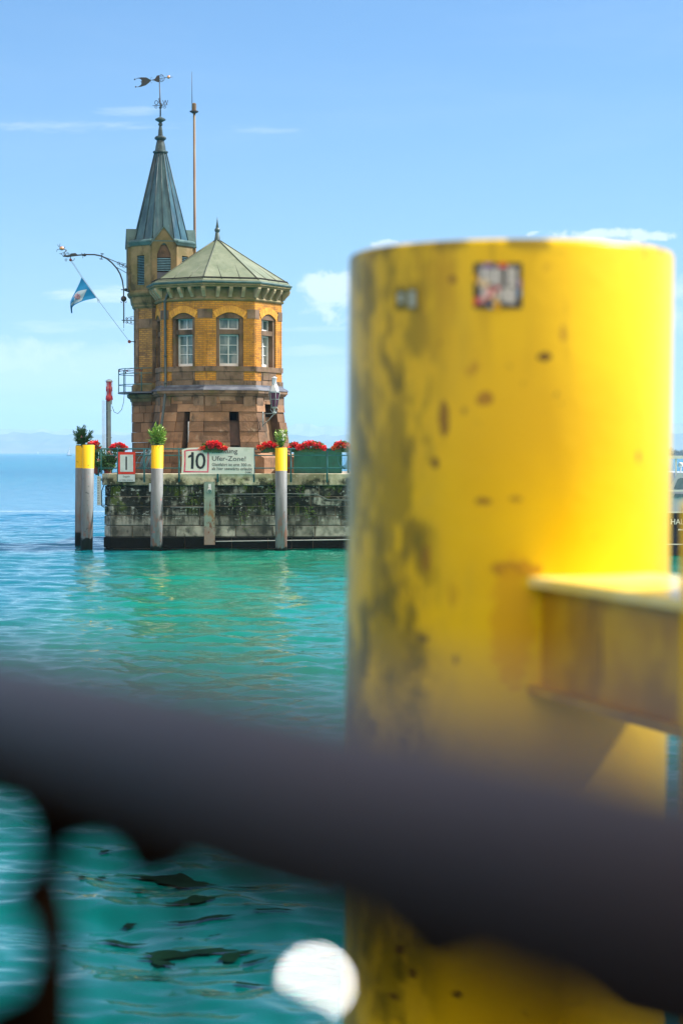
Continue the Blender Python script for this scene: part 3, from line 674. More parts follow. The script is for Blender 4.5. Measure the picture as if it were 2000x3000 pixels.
# battered base storey of rusticated blocks, with slits on two faces and a doorway on the third
def Rb(z_):
    f = (6.47 - z_) / (6.47 - DECK); return R0 + 0.02 + 0.55 * max(0.0, f) ** 1.35
base, basebk = MB(), MB()
courses = [DECK - 0.05, 3.60, 4.06, 4.50, 4.95, 5.38, 5.80, 6.14, 6.47]
def bp(k, s, z_, off):
    fc = Face(TX, TY, Rb(z_), k); return fc.p(fc.W * s, z_, off)
holes = {7: (0.55, 0.68, 4.36, 5.40), 0: (0.48, 0.66, 4.36, 5.44), 1: (0.30, 0.74, DECK - 0.05, 5.85)}
for k in range(8):
    hole = holes.get(k)
    for i in range(len(courses) - 1):
        z0, z1 = courses[i], courses[i + 1]; spans = [(0.0, 1.0)]
        if hole and z1 > hole[2] + 0.02 and z0 < hole[3] - 0.02: spans = [(0.0, hole[0]), (hole[1], 1.0)]
        for (a, c) in spans:
            basebk.poly([bp(k, a, z0, -0.03), bp(k, c, z0, -0.03), bp(k, c, z1, -0.03), bp(k, a, z1, -0.03)], 0.15)
            if a > 0: basebk.poly([bp(k, a, z0, -0.03), bp(k, a, z0, -0.55), bp(k, a, z1, -0.55), bp(k, a, z1, -0.03)], 0.5)
            if c < 1: basebk.poly([bp(k, c, z0, -0.55), bp(k, c, z0, -0.03), bp(k, c, z1, -0.03), bp(k, c, z1, -0.55)], 0.5)
            s = a
            while s < c - 1e-3:
                w = rnd(0.26, 0.60)
                if c - s - w < 0.16: w = c - s
                o = rnd(0.0, 0.03) + (0.035 if (i % 2 == 0 and (s < 0.02 or s + w > 0.98)) else 0); g = 0.0035; zg = 0.008; e = s + w
                tn = rnd(0.15, 1.0) if rnd(0, 1) > 0.15 else rnd(-0.1, 0.2)
                A = [bp(k, s + g, z0 + zg, -0.05), bp(k, e - g, z0 + zg, -0.05), bp(k, e - g, z1 - zg, -0.05), bp(k, s + g, z1 - zg, -0.05)]
                if s < 0.01: sa = s
                else: sa = s + g
                eb = e if e > 0.99 else e - g
                B = [bp(k, sa, z0 + zg, o), bp(k, eb, z0 + zg, o), bp(k, eb, z1 - zg, o), bp(k, sa, z1 - zg, o)]
                base.poly(B, tn)
                for q in range(4): base.poly([A[q], A[(q + 1) % 4], B[(q + 1) % 4], B[q]], tn)
                s = e
    if hole:
        basebk.poly([bp(k, hole[0], hole[3], -0.55), bp(k, hole[1], hole[3], -0.55), bp(k, hole[1], hole[3], -0.02), bp(k, hole[0], hole[3], -0.02)], 0.5)
build('stone_base', base, MAT['stone'], tower); build('joints', basebk, MAT['stone_dark'], tower)
def hole_panel(k, o, inset, mat, name, par=tower):
    mb = MB(); h = holes[k]; s0, s1 = h[0] + inset[0], h[1] - inset[1]
    q = [bp(k, s0, h[2] + inset[2], o), bp(k, s1, h[2] + inset[2], o), bp(k, s1, h[3], o), bp(k, s0, h[3], o)]
    n_ = Face(TX, TY, R0, k).n; mb.prism(q, n_ * -0.06); return build(name, mb, mat, par)
hole_panel(7, -0.30, (0, 0, 0), MAT['dark'], 'slit_recess')
mb = MB(); fc = Face(TX, TY, Rb(4.9), 7)
sw = build('slit_window', (fc.bx(mb, fc.W * 0.63, fc.W * 0.67, 4.40, 5.38, -0.22, -0.10) or mb), MAT['white'], tower)
MAT['shutter'] = M('brown_shutter', (0.085, 0.045, 0.035), (0.05, 0.03, 0.025), 2.5, 0.7)
hole_panel(0, -0.16, (0, 0, 0), MAT['shutter'], 'shutter')
hole_panel(1, -0.50, (0, 0, 0), MAT['dark'], 'doorway')
mb = MB(); mb.prism([bp(1, 0.47, DECK, -0.42), bp(1, 0.72, DECK, -0.42), bp(1, 0.72, 5.6, -0.42), bp(1, 0.47, 5.6, -0.42)], Face(TX, TY, R0, 1).n * 0.05)
MAT['door'] = M('tan_door', (0.22, 0.13, 0.07), (0.17, 0.10, 0.055), 2, 0.7); build('door', mb, MAT['door'], tower)
# plinth blocks either side of the doorway
for (s0, s1) in ((-0.16, 0.26), (0.78, 1.04)):
    mb = MB()
    q = [bp(1, s0, DECK - 0.05, 0.02), bp(1, s1, DECK - 0.05, 0.02)]; fc = Face(TX, TY, Rb(DECK), 1)
    a, c = fc.W * s0, fc.W * s1
    fc.pr(mb, [(a, DECK - 0.04), (c, DECK - 0.04), (c, 3.82), (a, 3.82)], -0.4, 0.34, 0.65)
    P0 = [fc.p(a, 3.82, 0.34), fc.p(c, 3.82, 0.34), fc.p(c, 4.0, -0.02), fc.p(a, 4.0, -0.02)]
    mb.poly(P0, 0.7); mb.poly([fc.p(a, 3.82, 0.34), fc.p(a, 4.0, -0.02), fc.p(a, 3.82, -0.3)], 0.6); mb.poly([fc.p(c, 3.82, 0.34), fc.p(c, 3.82, -0.3), fc.p(c, 4.0, -0.02)], 0.6)
    build('plinth', mb, MAT['stone'], tower)
# frieze blocks under the cornice
mb = MB()
for k in range(8):
    fc = Face(TX, TY, R0, k)
    for (a, c, z0, o) in ((0.0, 0.5, 6.05, 0.10), (0.62, 1.55, 6.28, 0.06), (1.68, fc.W, 6.05, 0.10)):
        fc.bx(mb, a, min(c, fc.W), z0, 6.468, -0.05, o, rnd(0.3, 0.9)); fc.bx(mb, a, min(c, fc.W), z0 - 0.06, z0, -0.05, o * 0.6, rnd(0.3, 0.9))
build('frieze', mb, MAT['trim'], tower)

# ------------------------------------------------------------------ stair turret with belfry and spire
SX_, SY_ = P(473, 1326, 89.0).x, 89.0
SP = rad(-12)
RT = 1.24
turret, tstone, tmoss = MB(), MB(), MB()
turret.lathe(SX_, SY_, [(RT, 6.9), (RT, 10.60)], 8, SP, caps=False)
build('turret_brick', turret, MAT['brick_old'], tower)
# block courses on the turret base
tb = MB()
for k in range(8):
    for i in range(len(courses) - 1):
        fc = Face(SX_, SY_, RT + 0.10, k, SP); s = 0.0
        while s < fc.W - 1e-3:
            w = rnd(0.3, 0.7)
            if fc.W - s - w < 0.2: w = fc.W - s
            fc.bx(tb, s + 0.006 * (s > 0), s + w - 0.006 * (s + w < fc.W - .01), courses[i] + 0.008, courses[i + 1] - 0.008, -0.1, rnd(0, 0.03) + (0.03 if i % 2 and (s < .01 or s + w > fc.W - .01) else 0), rnd(0.1, 0.75)); s += w
        
build('turret_base', tb, MAT['stone'], tower)
mb = MB(); mb.lathe(SX_, SY_, [(RT - 0.1, 6.30), (RT + 0.18, 6.30), (RT + 0.22, 6.42), (RT + 0.34, 6.50), (RT + 0.36, 6.62), (RT + 0.2, 6.64)], 8, SP, 0.35)
mb.lathe(SX_, SY_, [(RT + 0.14, 6.66), (RT + 0.14, 7.02), (RT + 0.02, 7.12), (RT - 0.1, 7.12)], 8, SP, 0.4)
build('turret_cornice', mb, MAT['mossy'], tower)
for k in range(8):   # stone corners, upper band, small round headed opening on the left face
    fc = Face(SX_, SY_, RT, k, SP)
    for j in range(9):
        z_ = 7.14 + j * 0.385; w = 0.17
        fc.bx(tstone, -0.012, w, z_, z_ + 0.375, -0.06, 0.022, rnd(0.2, 0.8))
        if k in (5, 6): fc.bx(tstone, fc.W - w, fc.W + 0.012, z_, z_ + 0.375, -0.06, 0.022, rnd(0.2, 0.8))
    fc.bx(tstone, 0.17, fc.W, 9.55, 9.95, -0.06, 0.018, 0.6)
    if k == 5:
        fc.bx(tstone, 0.28, 0.75, 8.55, 8.75, -0.05, 0.16, 0.7); fc.bx(tstone, 0.28, 0.75, 7.35, 7.5, -0.05, 0.12, 0.6)
build('turret_quoin', tstone, MAT['trim'], tower)
mb = MB(); fc = Face(SX_, SY_, RT, 5, SP)
fc.pr(mb, [(0.34, 8.76), (0.68, 8.76)] + [(0.51 + 0.17 * math.cos(math.pi * j / 8), 9.15 + 0.35 * math.sin(math.pi * j / 8)) for j in range(9)], -0.02, 0.035)
fc.bx(mb, 0.34, 0.68, 7.52, 8.53, -0.02, 0.03); build('turret_window', mb, MAT['dark'], tower)
# corbelled belfry
RBf = 1.50
mb = MB(); mb.lathe(SX_, SY_, [(RT - 0.1, 10.42), (RT + 0.03, 10.42), (RT + 0.10, 10.50), (RT + 0.10, 10.56), (RT + 0.16, 10.66), (RBf - 0.06, 10.90), (RBf + 0.03, 10.98), (RBf + 0.07, 11.06), (RBf + 0.07, 11.14), (RBf + 0.02, 11.20), (RBf - 0.2, 11.22)], 8, SP, 0.45)
build('belfry_corbel', mb, MAT['mossy'], tower)
bel = MB(); BZ0, BZ1 = 11.2, 13.28
for k in range(8):
    fc = Face(SX_, SY_, RBf, k, SP); c = fc.W / 2
    gable = (k % 2 == 0); lou, rec = MB(), MB()
    if not gable:
        wallhole(bel, fc, BZ0, BZ1, (c - 0.21, c + 0.21, 11.42, 12.72), 0.25, 0.55)
        for j in range(18):
            z_ = 11.44 + j * 0.071
            lou.hexa([fc.p(c - 0.20, z_, -0.03), fc.p(c + 0.20, z_, -0.03), fc.p(c + 0.20, z_ + 0.03, -0.13), fc.p(c - 0.20, z_ + 0.03, -0.13),
                      fc.p(c - 0.20, z_ + 0.016, -0.025), fc.p(c + 0.20, z_ + 0.016, -0.025), fc.p(c + 0.20, z_ + 0.046, -0.13), fc.p(c - 0.20, z_ + 0.046, -0.13)])
        fc.bx(rec, c - 0.21, c + 0.21, 11.42, 12.72, -0.3, -0.2)
    else:
        # projecting gabled bay with a pointed niche
        bel.poly([fc.p(0, BZ0), fc.p(fc.W, BZ0), fc.p(fc.W, BZ1), fc.p(0, BZ1)], 0.5)
        pj = 0.10; g0, g1, ap = 11.22, 13.22, 13.92
        w = 0.30; ent = 12.75
        arch = [(c + w * (1 - j / 6.0) if j < 6 else c, ent + 0.48 * math.sin(math.pi / 2 * j / 6.0)) for j in range(7)]
        archl = [(2 * c - a, z_) for a, z_ in arch[::-1][1:]]
        full = arch + archl                                           # right springing up to the point and down left
        # front split left and right so that the niche stays open
        R_ = [(c + w, 11.95), (fc.W - 0.04, 11.95), (fc.W - 0.04, g1), (c, ap)] + [(a, z_) for a, z_ in arch[::-1]]
        fc.pr(bel, R_, -0.02, pj, 0.35)
        L_ = [(c, ap), (0.04, g1), (0.04, 11.95), (c - w, 11.95)] + [(2 * c - a, z_) for a, z_ in arch]
        fc.pr(bel, L_, -0.02, pj, 0.35)
        fc.bx(bel, 0.04, c - w, g0, 11.95, -0.02, pj, 0.5); fc.bx(bel, c + w, fc.W - 0.04, g0, 11.95, -0.02, pj, 0.5)
        tw_ = MB(); fc.pr(tw_, [(c - w, 12.62), (c + w, 12.62)] + full, 0.0, pj - 0.09, 0.5)
        niche = build('niche', tw_, MAT['stone_dark'], tower)
        dk = MB(); ctr = fc.p(c, 12.88, pj - 0.085)
        dk.prism([ctr + fc.t * 0.09 * math.cos(a) + UP * 0.09 * math.sin(a) for a in [2 * math.pi * i / 14 for i in range(14)]], fc.n * 0.04); build('boss', dk, MAT['stone'], niche)
        for j in range(8):
            z_ = 12.02 + j * 0.073
            lou.hexa([fc.p(c - w, z_, pj - 0.04), fc.p(c + w, z_, pj - 0.04), fc.p(c + w, z_ + 0.03, 0.0), fc.p(c - w, z_ + 0.03, 0.0),
                      fc.p(c - w, z_ + 0.02, pj - 0.04), fc.p(c + w, z_ + 0.02, pj - 0.04), fc.p(c + w, z_ + 0.05, 0.0), fc.p(c - w, z_ + 0.05, 0.0)])
        fc.bx(rec, c - w, c + w, 11.95, 12.62, -0.02, 0.01)
        lp = MB(); fc.bx(lp, c - w, c + w, g0, 11.95, -0.02, pj - 0.02); build('lead_panel', lp, MAT['lead'], tower)
        rfm = MB()      # small saddle roof over the gable, running back into the spire
        for sgn in (-1, 1):
            e = [(c, ap + 0.06), (c + sgn * (fc.W / 2 + 0.03), g1 - 0.04), (c + sgn * (fc.W / 2 + 0.03), g1 - 0.10), (c, ap)]
            pts = [fc.p(a, z_, pj + 0.05) for a, z_ in e]
            if sgn > 0: pts = pts[::-1]
            rfm.prism(pts, fc.n * -(pj + 0.85))
        build('gable_roof', rfm, MAT['gutter'], tower)
    build('louvre', lou, MAT['louvre'], tower); build('recess', rec, MAT['dark'], tower)
build('belfry_wall', bel, MAT['mossy'], tower)
mb = MB(); mb.lathe(SX_, SY_, [(RBf - 0.2, 13.16), (RBf + 0.05, 13.16), (RBf + 0.08, 13.24), (RBf + 0.11, 13.30), (RBf + 0.11, 13.35), (RBf + 0.0, 13.42), (RBf - 0.3, 13.46)], 8, SP); build('belfry_eave', mb, MAT['gutter'], tower)
sp = MB(); S0, S1 = P(473, 704, 88.0).z, P(470, 449, 89.0).z; SR0, SR1 = 1.25, 0.27
SPX = P(470, 449, 89).x
sp.lathe(SX_, SY_, [(RBf + 0.04, S0 - 0.12), (SR0 + 0.05, S0 - 0.03), (SR0, S0 + 0.08), (SR1, S1)], 8, SP)
spire = build('spire', sp, MAT['copper'], tower)
sm_ = MB()
for k in range(8):
    for s_ in (0.0, 0.5):
        pts = []
        for f in (0, 0.5, 1):
            R_ = SR0 + (SR1 - SR0) * f; fc = Face(SX_, SY_, R_, k, SP); pts.append(fc.p(fc.W * s_, S0 + 0.08 + (S1 - S0 - 0.08) * f, 0.012))
        sm_.tube(pts, 0.020 if s_ == 0 else 0.016, 4)
build('seam', sm_, MAT['seam'], spire)
def zs(yy_): return P(470, 180 + yy_ * 0.2296, 89.0).z
fp = MB()
def pxr(w_): return w_ * 0.2296 / 65.5
fp.lathe(SX_, SY_, [(pxr(70), zs(1190)), (pxr(97), zs(1165)), (pxr(97), zs(1150)), (pxr(70), zs(1140)), (pxr(62), zs(1080)), (pxr(46), zs(1012)), (pxr(52), zs(1008)),
                    (pxr(74), zs(990)), (pxr(76), zs(975)), (pxr(60), zs(958)), (pxr(32), zs(948)), (pxr(26), zs(880)), (pxr(17), zs(825)), (pxr(28), zs(812)), (pxr(28), zs(795)), (pxr(17), zs(785)),
                    (pxr(22), zs(775)), (pxr(66), zs(750)), (pxr(66), zs(735)), (pxr(40), zs(722)), (pxr(10), zs(706)), (pxr(8), zs(700))], 16, 0, smooth=False)
build('finial', fp, MAT['seam'], spire)
# weather vane on the spire
va = MB(); cx = SX_
def vp(a, c): return P(330 + a * 0.2296, 180 + c * 0.2296, 89.0)
dx = SX_ - vp(597, 400).x
def vq(a, c, dy=0.0): q = vp(a, c); return V(q.x + dx + (600 - a) * 0.0, q.y + dy, q.z)
va.tube([V(cx, SY_, zs(705)), V(cx, SY_, zs(560)), vq(585, 250)], [0.032, 0.03, 0.018], 8)
va.tube([vq(345, 262), vq(490, 238), vq(660, 208), vq(755, 198)], 0.012, 6)
def plate(pts, mb, th=0.02): mb.prism([vq(a, c, -th / 2) for a, c in pts], V(0, th, 0))
plate([(300, 213), (355, 203), (420, 205), (462, 228), (482, 240), (450, 275), (410, 305), (345, 325), (312, 325), (350, 300), (358, 280), (352, 262), (360, 240), (340, 222)], va)
plate([(500, 238), (530, 220), (555, 180), (588, 176), (590, 265), (555, 262), (530, 250)], va)
va.ball(vq(270, 229), 0.035, 8); va.ball(vq(284, 324), 0.035, 8); va.tube([vq(270, 229), vq(318, 212)], 0.01, 5); va.tube([vq(284, 324), vq(330, 325)], 0.01, 5)
def scroll(mb, c, r, a0, a1, mapf, rt=0.009, shrink=0.75, n=16):
    pts = []
    for i in range(n + 1):
        f = i / n; a = a0 + (a1 - a0) * f; rr = r * (1 - shrink * f); pts.append(mapf(c[0] + rr * math.cos(a), c[1] - rr * math.sin(a)))
    mb.tube(pts, rt, 5)
for s_ in (-1, 1):
    scroll(va, (612, 212 + s_ * 26), 22, math.pi, math.pi - s_ * -8.5, vq)
    scroll(va, (490, 238 + s_ * 18), 18, 0, s_ * 5.0, vq, 0.006, 0.1)
va.tube([vq(600 + 50 * math.sin(a), 213 - 46 * math.cos(a)) for a in [math.pi * i / 10 for i in range(11)]], 0.012, 6)
va.tube([vq(500, 566), vq(690, 552)], 0.014, 6)
va.tube([vq(597, 559) + V(0, -0.7, 0.0), vq(597, 559) + V(0, 0.7, 0)], 0.012, 6)
for s_ in (-1, 1):
    scroll(va, (597 + s_ * 52, 583), 22, math.pi / 2, math.pi / 2 + s_ * -8.5, vq)
va.text('O', 0.30, vq(520, 556), V(1, 0, 0), UP, 0.02, 0.0, sx=0.75); va.text('W', 0.30, vq(625, 554), V(1, 0, 0), UP, 0.02, 0.0, sx=0.8)
va.text('N', 0.28, V(cx, SY_ + 0.62, zs(556)), V(0.35, 0.94, 0), UP, 0.02, 0.0, 'CENTER', sx=0.8); va.text('S', 0.28, V(cx, SY_ - 0.62, zs(556)), V(0.35, 0.94, 0), UP, 0.02, 0.0, 'CENTER', sx=0.8)
va.ball(vq(597, 590), 0.06, 8)
vane = thing('weather_vane', (SX_, SY_, zs(705)), 'wrought iron weather vane with fish tail and compass letters on top of the spire', 'weather vane')
build('vane_ironwork', va, MAT['iron'], vane)
mb = MB(); mb.ball(vq(702, 200), 0.075, 8); build('copper_ball', mb, MAT['gold'], vane)
# drainpipe at the junction
mb = MB(); pts = [P(497, 850, 85.9), P(488, 870, 86.0), P(484, 885, 86.1), P(485, 1000, 86.1), P(486, 1145, 86.1), P(484, 1160, 85.9), P(481, 1190, 85.75), P(472, 1260, 85.6), P(470, 1380, 85.5)]
mb.tube(pts, 0.055, 8)
for i in (880, 960, 1040, 1120): mb.tube([P(485, i, 86.1), P(485, i + 5, 86.1)], 0.075, 8)
build('drainpipe', mb, MAT['pipe'], tower)
# balcony round the turret
mb = MB(); BR = 1.92; BZ = 6.66
arcp = [rad(-172 + 15 * i) for i in range(12)]
def bpnt(phi, r, z_): return V(SX_ + r * math.sin(phi), SY_ - r * math.cos(phi), z_)
for i in range(len(arcp) - 1):
    a, c = arcp[i], arcp[i + 1]
    mb.hexa([bpnt(a, 1.1, BZ), bpnt(c, 1.1, BZ), bpnt(c, BR, BZ), bpnt(a, BR, BZ), bpnt(a, 1.1, BZ + 0.07), bpnt(c, 1.1, BZ + 0.07), bpnt(c, BR, BZ + 0.07), bpnt(a, BR, BZ + 0.07)])
balc = build('balcony', mb, MAT['lead'], tower)
mb = MB()
for h in (0.32, 0.80, 1.02): mb.tube([bpnt(a, BR - 0.04, BZ + 0.07 + h) for a in arcp], 0.017, 6)
for i in range(0, 12, 2): mb.tube([bpnt(arcp[i], BR - 0.04, BZ + 0.03), bpnt(arcp[i], BR - 0.04, BZ + 1.1)], 0.02, 6)
build('balcony_rail', mb, MAT['rail'], balc)
mb = MB(); lights = [bpnt(rad(-150 + 8 * i), BR - 0.02, BZ + 1.07 - 0.06 * abs(math.sin(i * 0.9))) for i in range(17)]
mb.tube(lights, 0.010, 5)
for i in range(1, 17, 3): mb.ball(lights[i] - UP * 0.05, 0.035, 6)
tag(build('string_lights', mb, MAT['terracotta']), 'string of small coloured lights wound along the turret balcony rail', 'string lights')

# mast behind the tower
MXp = P(571, 700, 90.8)
mast = thing('antenna_mast', (MXp.x, 90.8, DECK), 'tall brown antenna mast with round plate rising behind the spire', 'mast')
mb = MB(); mb.tube([V(P(573, 1000, 90.8).x, 90.8, DECK), V(P(569.5, 330, 90.8).x, 90.8, P(569, 332, 90.8).z)], [0.075, 0.055], 10); build('pole', mb, MAT['rust'], mast)
q = P(569, 326, 90.8); mb = MB(); mb.lathe(q.x, q.y, [(0.08, q.z - 0.10), (0.20, q.z - 0.03), (0.20, q.z + 0.01), (0.09, q.z + 0.04)], 14); build('plate', mb, MAT['iron'], mast)
mb = MB(); mb.lathe(q.x, q.y, [(0.10, q.z + 0.04), (0.10, q.z + 0.34), (0.03, q.z + 0.38)], 12, smooth=False); build('sensor', mb, MAT['rust'], mast)
mb = MB(); mb.tube([V(q.x - 0.09, q.y, q.z), V(q.x - 0.10, q.y, P(564, 210, 90.8).z)], [0.018, 0.008], 6); build('antenna', mb, MAT['iron'], mast)

# flag bracket, flag and cord
FY = 88.6
def fq(a, c, dy=0.0): q = P(140 + a * 0.1913, 680 + c * 0.1913, FY); return V(q.x, q.y + dy, q.z)
brk = thing('flag_bracket', fq(1168, 1400), 'curved wrought iron flag bracket with scrollwork on the left of the turret', 'bracket')
mb = MB()
arm = [(1168, 1395), (1168, 1200), (1166, 1010), (1164, 870), (1145, 740), (1110, 640), (1060, 555), (985, 470), (905, 405), (820, 365), (720, 345), (600, 344), (480, 352), (300, 368), (235, 370)]
mb.tube([fq(*p) for p in arm], [0.028] * 4 + [0.032] * 8 + [0.03, 0.05, 0.02], 8)
mb.tube([fq(1168, 1395), fq(1166, 1470)], 0.012, 5); mb.ball(fq(1165, 1500), 0.02, 6); mb.ball(fq(1166, 1022), 0.13, 9)
mb.tube([fq(1135, 1350), fq(1325, 1352)], 0.022, 6); mb.tube([fq(1125, 883), fq(1240, 883)], 0.02, 6); mb.ball(fq(1195, 883), 0.07, 7)
mb.tube([fq(840, 370), fq(1060, 460), fq(1260, 565), fq(1340, 600)], 0.018, 6); mb.tube([fq(1040, 530), fq(1130, 580), fq(1215, 630)], 0.015, 6)
mb.tube([fq(815, 330), fq(860, 335)], 0.02, 5); mb.tube([fq(795, 410), fq(845, 415)], 0.02, 5); mb.tube([fq(838, 330), fq(820, 415)], 0.018, 5)
mb.ball(fq(570, 350), 0.07, 7); mb.ball(fq(540, 350), 0.05, 7); mb.tube([fq(515, 318), fq(545, 350), fq(540, 400)], 0.012, 5)
for (cx_, cy_, r_, a0, a1) in ((1130, 505, 40, 0, 8), (1180, 520, 40, 1, 9), (1085, 480, 26, 0, 7), (1210, 1325, 18, 0, 8), (1212, 1380, 18, 0, -8), (1280, 1322, 16, 3, 11), (1280, 1385, 16, 3, -5),
                              (285, 430, 22, 0.5, 7), (305, 345, 34, 0, 8), (390, 400, 50, 3.3, 6.2), (1135, 1070, 14, 2, 6), (1195, 1070, 14, 1, -3), (250, 350, 45, 3, 0)):
    scroll(mb, (cx_, cy_), r_, a0, a1, fq, 0.012, 0.6)
mb.tube([fq(1215, 1350), fq(1240, 1310), fq(1290, 1292), fq(1318, 1300)], 0.01, 5); mb.tube([fq(1215, 1354), fq(1240, 1395), fq(1290, 1412), fq(1318, 1404)], 0.01, 5)
mb.tube([fq(350, 362), fq(350, 410)], 0.02, 6)
mb.prism([fq(340, 350, -0.04), fq(360, 328, -0.04), fq(430, 322, -0.04), (fq(468, 352, -0.04)), fq(430, 362, -0.04), fq(345, 368, -0.04)], V(0, 0.08, 0))
mb.tube([fq(300, 368), fq(255, 352), fq(252, 315), fq(290, 290)], 0.02, 6); mb.tube([fq(290, 375), fq(240, 365), fq(210, 330), (fq(182, 330))], 0.012, 5)
mb.tube([fq(290, 290), fq(265, 262), fq(235, 250)], 0.02, 6)
for p in ([(205, 240), (165, 215), (155, 188)], [(200, 232), (185, 200), (197, 172)], [(190, 262), (150, 265), (138, 300)], [(250, 255), (268, 225), (270, 222)], [(255, 262), (300, 278)]): mb.tube([fq(*a) for a in p], 0.012, 5)
build('scroll_arm', mb, MAT['iron'], brk)
mb = MB(); mb.ball(fq(218, 250), 0.11, 9, sq=0.8); build('rose', mb, MAT['gold'], brk)
mb = MB(); mb.ball(fq(353, 427), 0.065, 8); build('pulley', mb, MAT['terracotta'], brk)
lowp = thing('cord_pulley', fq(1253, 1680), 'round red pulley on a short arm fixed low on the turret holding the flag cord', 'pulley')
mb = MB(); c0 = fq(1253, 1678); mb.tube([c0 - V(0, 0.03, 0), c0 + V(0, 0.03, 0)], 0.072, 14); build('wheel', mb, MAT['terracotta'], lowp)
mb = MB(); mb.tube([fq(1253, 1678, 0.03), fq(1400, 1676, 0.03)], 0.02, 6); mb.tube([fq(1330, 1650), fq(1345, 1700)], 0.02, 5); build('bracket_arm', mb, MAT['iron'], lowp)
mb = MB(); mb.tube([fq(355, 435), fq(520, 690), fq(750, 1008), fq(1250, 1672)], 0.0085, 5); mb.tube([fq(375, 440), fq(520, 665), fq(790, 1050)], 0.006, 5)
scroll(mb, (783, 1055), 20, 0, 5.5, fq, 0.008, 0.0)
tag(build('halyard', mb, MAT['grey_metal']), 'thin grey halyard running from the bracket down to the turret pulley', 'cord')
mb = MB(); ft = MB()
top = [(520, 697), (560, 752), (600, 806), (640, 862), (675, 910), (710, 957), (745, 1005)]
edge_l = [(520, 697), (497, 757), (462, 830), (428, 895), (398, 955), (372, 1008), (352, 1060), (349, 1130), (352, 1190), (358, 1240)]
edge_r = [(745, 1005), (690, 1022), (630, 1034), (572, 1050), (510, 1072), (455, 1096), (410, 1120), (378, 1150), (376, 1190), (384, 1235)]
nL = 10
def fgrid(i, j, off=0.0):
    f = j / 8.0; a = edge_l[i]; c = edge_r[i] if i else (520, 697)
    # top row spreads along the hoist
    if i == 0: return None
    return None
def flagpt(s, t, off):
    """s along the hoist 0-1, t from hoist to tip 0-1"""
    x0, y0 = 520 + 225 * s, 697 + 308 * s
    i = t * 9; k = min(int(i), 8); f = i - k
    lx, ly = edge_l[k][0] * (1 - f) + edge_l[k + 1][0] * f, edge_l[k][1] * (1 - f) + edge_l[k + 1][1] * f
    rx_, ry_ = edge_r[k][0] * (1 - f) + edge_r[k + 1][0] * f, edge_r[k][1] * (1 - f) + edge_r[k + 1][1] * f
    X_, Y_ = lx * (1 - s) + rx_ * s, ly * (1 - s) + ry_ * s
    return fq(X_, Y_, off + 0.10 * math.sin(t * 7 + s * 2.5) * t + 0.05 * math.sin(s * 9 + t * 3))
NS, NT = 14, 22
for off, flip in ((-0.004, False), (0.004, True)):
    for i in range(NT):
        for j in range(NS):
            q = [flagpt(j / NS, i / NT, off), flagpt((j + 1) / NS, i / NT, off), flagpt((j + 1) / NS, (i + 1) / NT, off), flagpt(j / NS, (i + 1) / NT, off)]
            mb.poly(q[::-1] if flip else q, smooth=True)
flag = build('blue_flag', mb, MAT['flag']); tag(flag, 'blue triangular flag with pale patch and red wheel hanging from the bracket cord', 'flag')
def finv(X_, Y_):
    best = None
    for t in np.linspace(0, 1, 90):
        i = t * 9; k = min(int(i), 8); f = i - k
        lx, ly = edge_l[k][0] * (1 - f) + edge_l[k + 1][0] * f, edge_l[k][1] * (1 - f) + edge_l[k + 1][1] * f
        rx_, ry_ = edge_r[k][0] * (1 - f) + edge_r[k + 1][0] * f, edge_r[k][1] * (1 - f) + edge_r[k + 1][1] * f
        d = (rx_ - lx, ry_ - ly); L2 = d[0] ** 2 + d[1] ** 2 + 1e-6; s = ((X_ - lx) * d[0] + (Y_ - ly) * d[1]) / L2
        s = min(1, max(0, s)); e = (lx + d[0] * s - X_) ** 2 + (ly + d[1] * s - Y_) ** 2
        if best is None or e < best[0]: best = (e, s, t)
    return best[1], best[2]
patch = [(605, 877), (590, 910), (560, 975), (540, 1010), (522, 1048), (470, 1075), (415, 1098), (375, 1132), (362, 1118), (360, 1075), (372, 1035), (400, 985), (425, 935), (460, 908), (520, 890)]
cen = (470, 1000); mb = MB(); pc = []
for ring in (0.0, 0.5, 1.0):
    pc.append([flagpt(*finv(cen[0] + (a - cen[0]) * ring, cen[1] + (c - cen[1]) * ring), -0.012) for a, c in patch])
for r_ in range(2):
    for i in range(len(patch)):
        i2 = (i + 1) % len(patch)
        if r_ == 0: mb.poly([pc[0][0], pc[1][i], pc[1][i2]], smooth=True)
        else: mb.poly([pc[1][i], pc[2][i], pc[2][i2], pc[1][i2]], smooth=True)
build('white_patch', mb, MAT['flagwhite'], flag)
mb = MB(); wc = (462, 990)
def wp(r, a): return flagpt(*finv(wc[0] + r * math.cos(a), wc[1] + r * math.sin(a)), -0.02)
mb.tube([wp(33, 2 * math.pi * i / 20) for i in range(21)], 0.016, 5)
for i in range(8): mb.tube([wp(4, math.pi * i / 4), wp(54, math.pi * i / 4)], 0.011, 4)
build('wheel_emblem', mb, MAT['flagred'], flag)

# cable from the balcony to the light post
mb = MB(); a0, a1 = P(365, 1152, 87.6), P(329, 1190, 84.2)
mb.tube([a0, P(363, 1178, 87), P(357, 1200, 86.2), P(346, 1212, 85.4), P(335, 1207, 84.8), a1], 0.012, 5)
tag(build('hanging_cable', mb, MAT['iron']), 'thin cable sagging from the balcony to the harbour light post', 'cable')

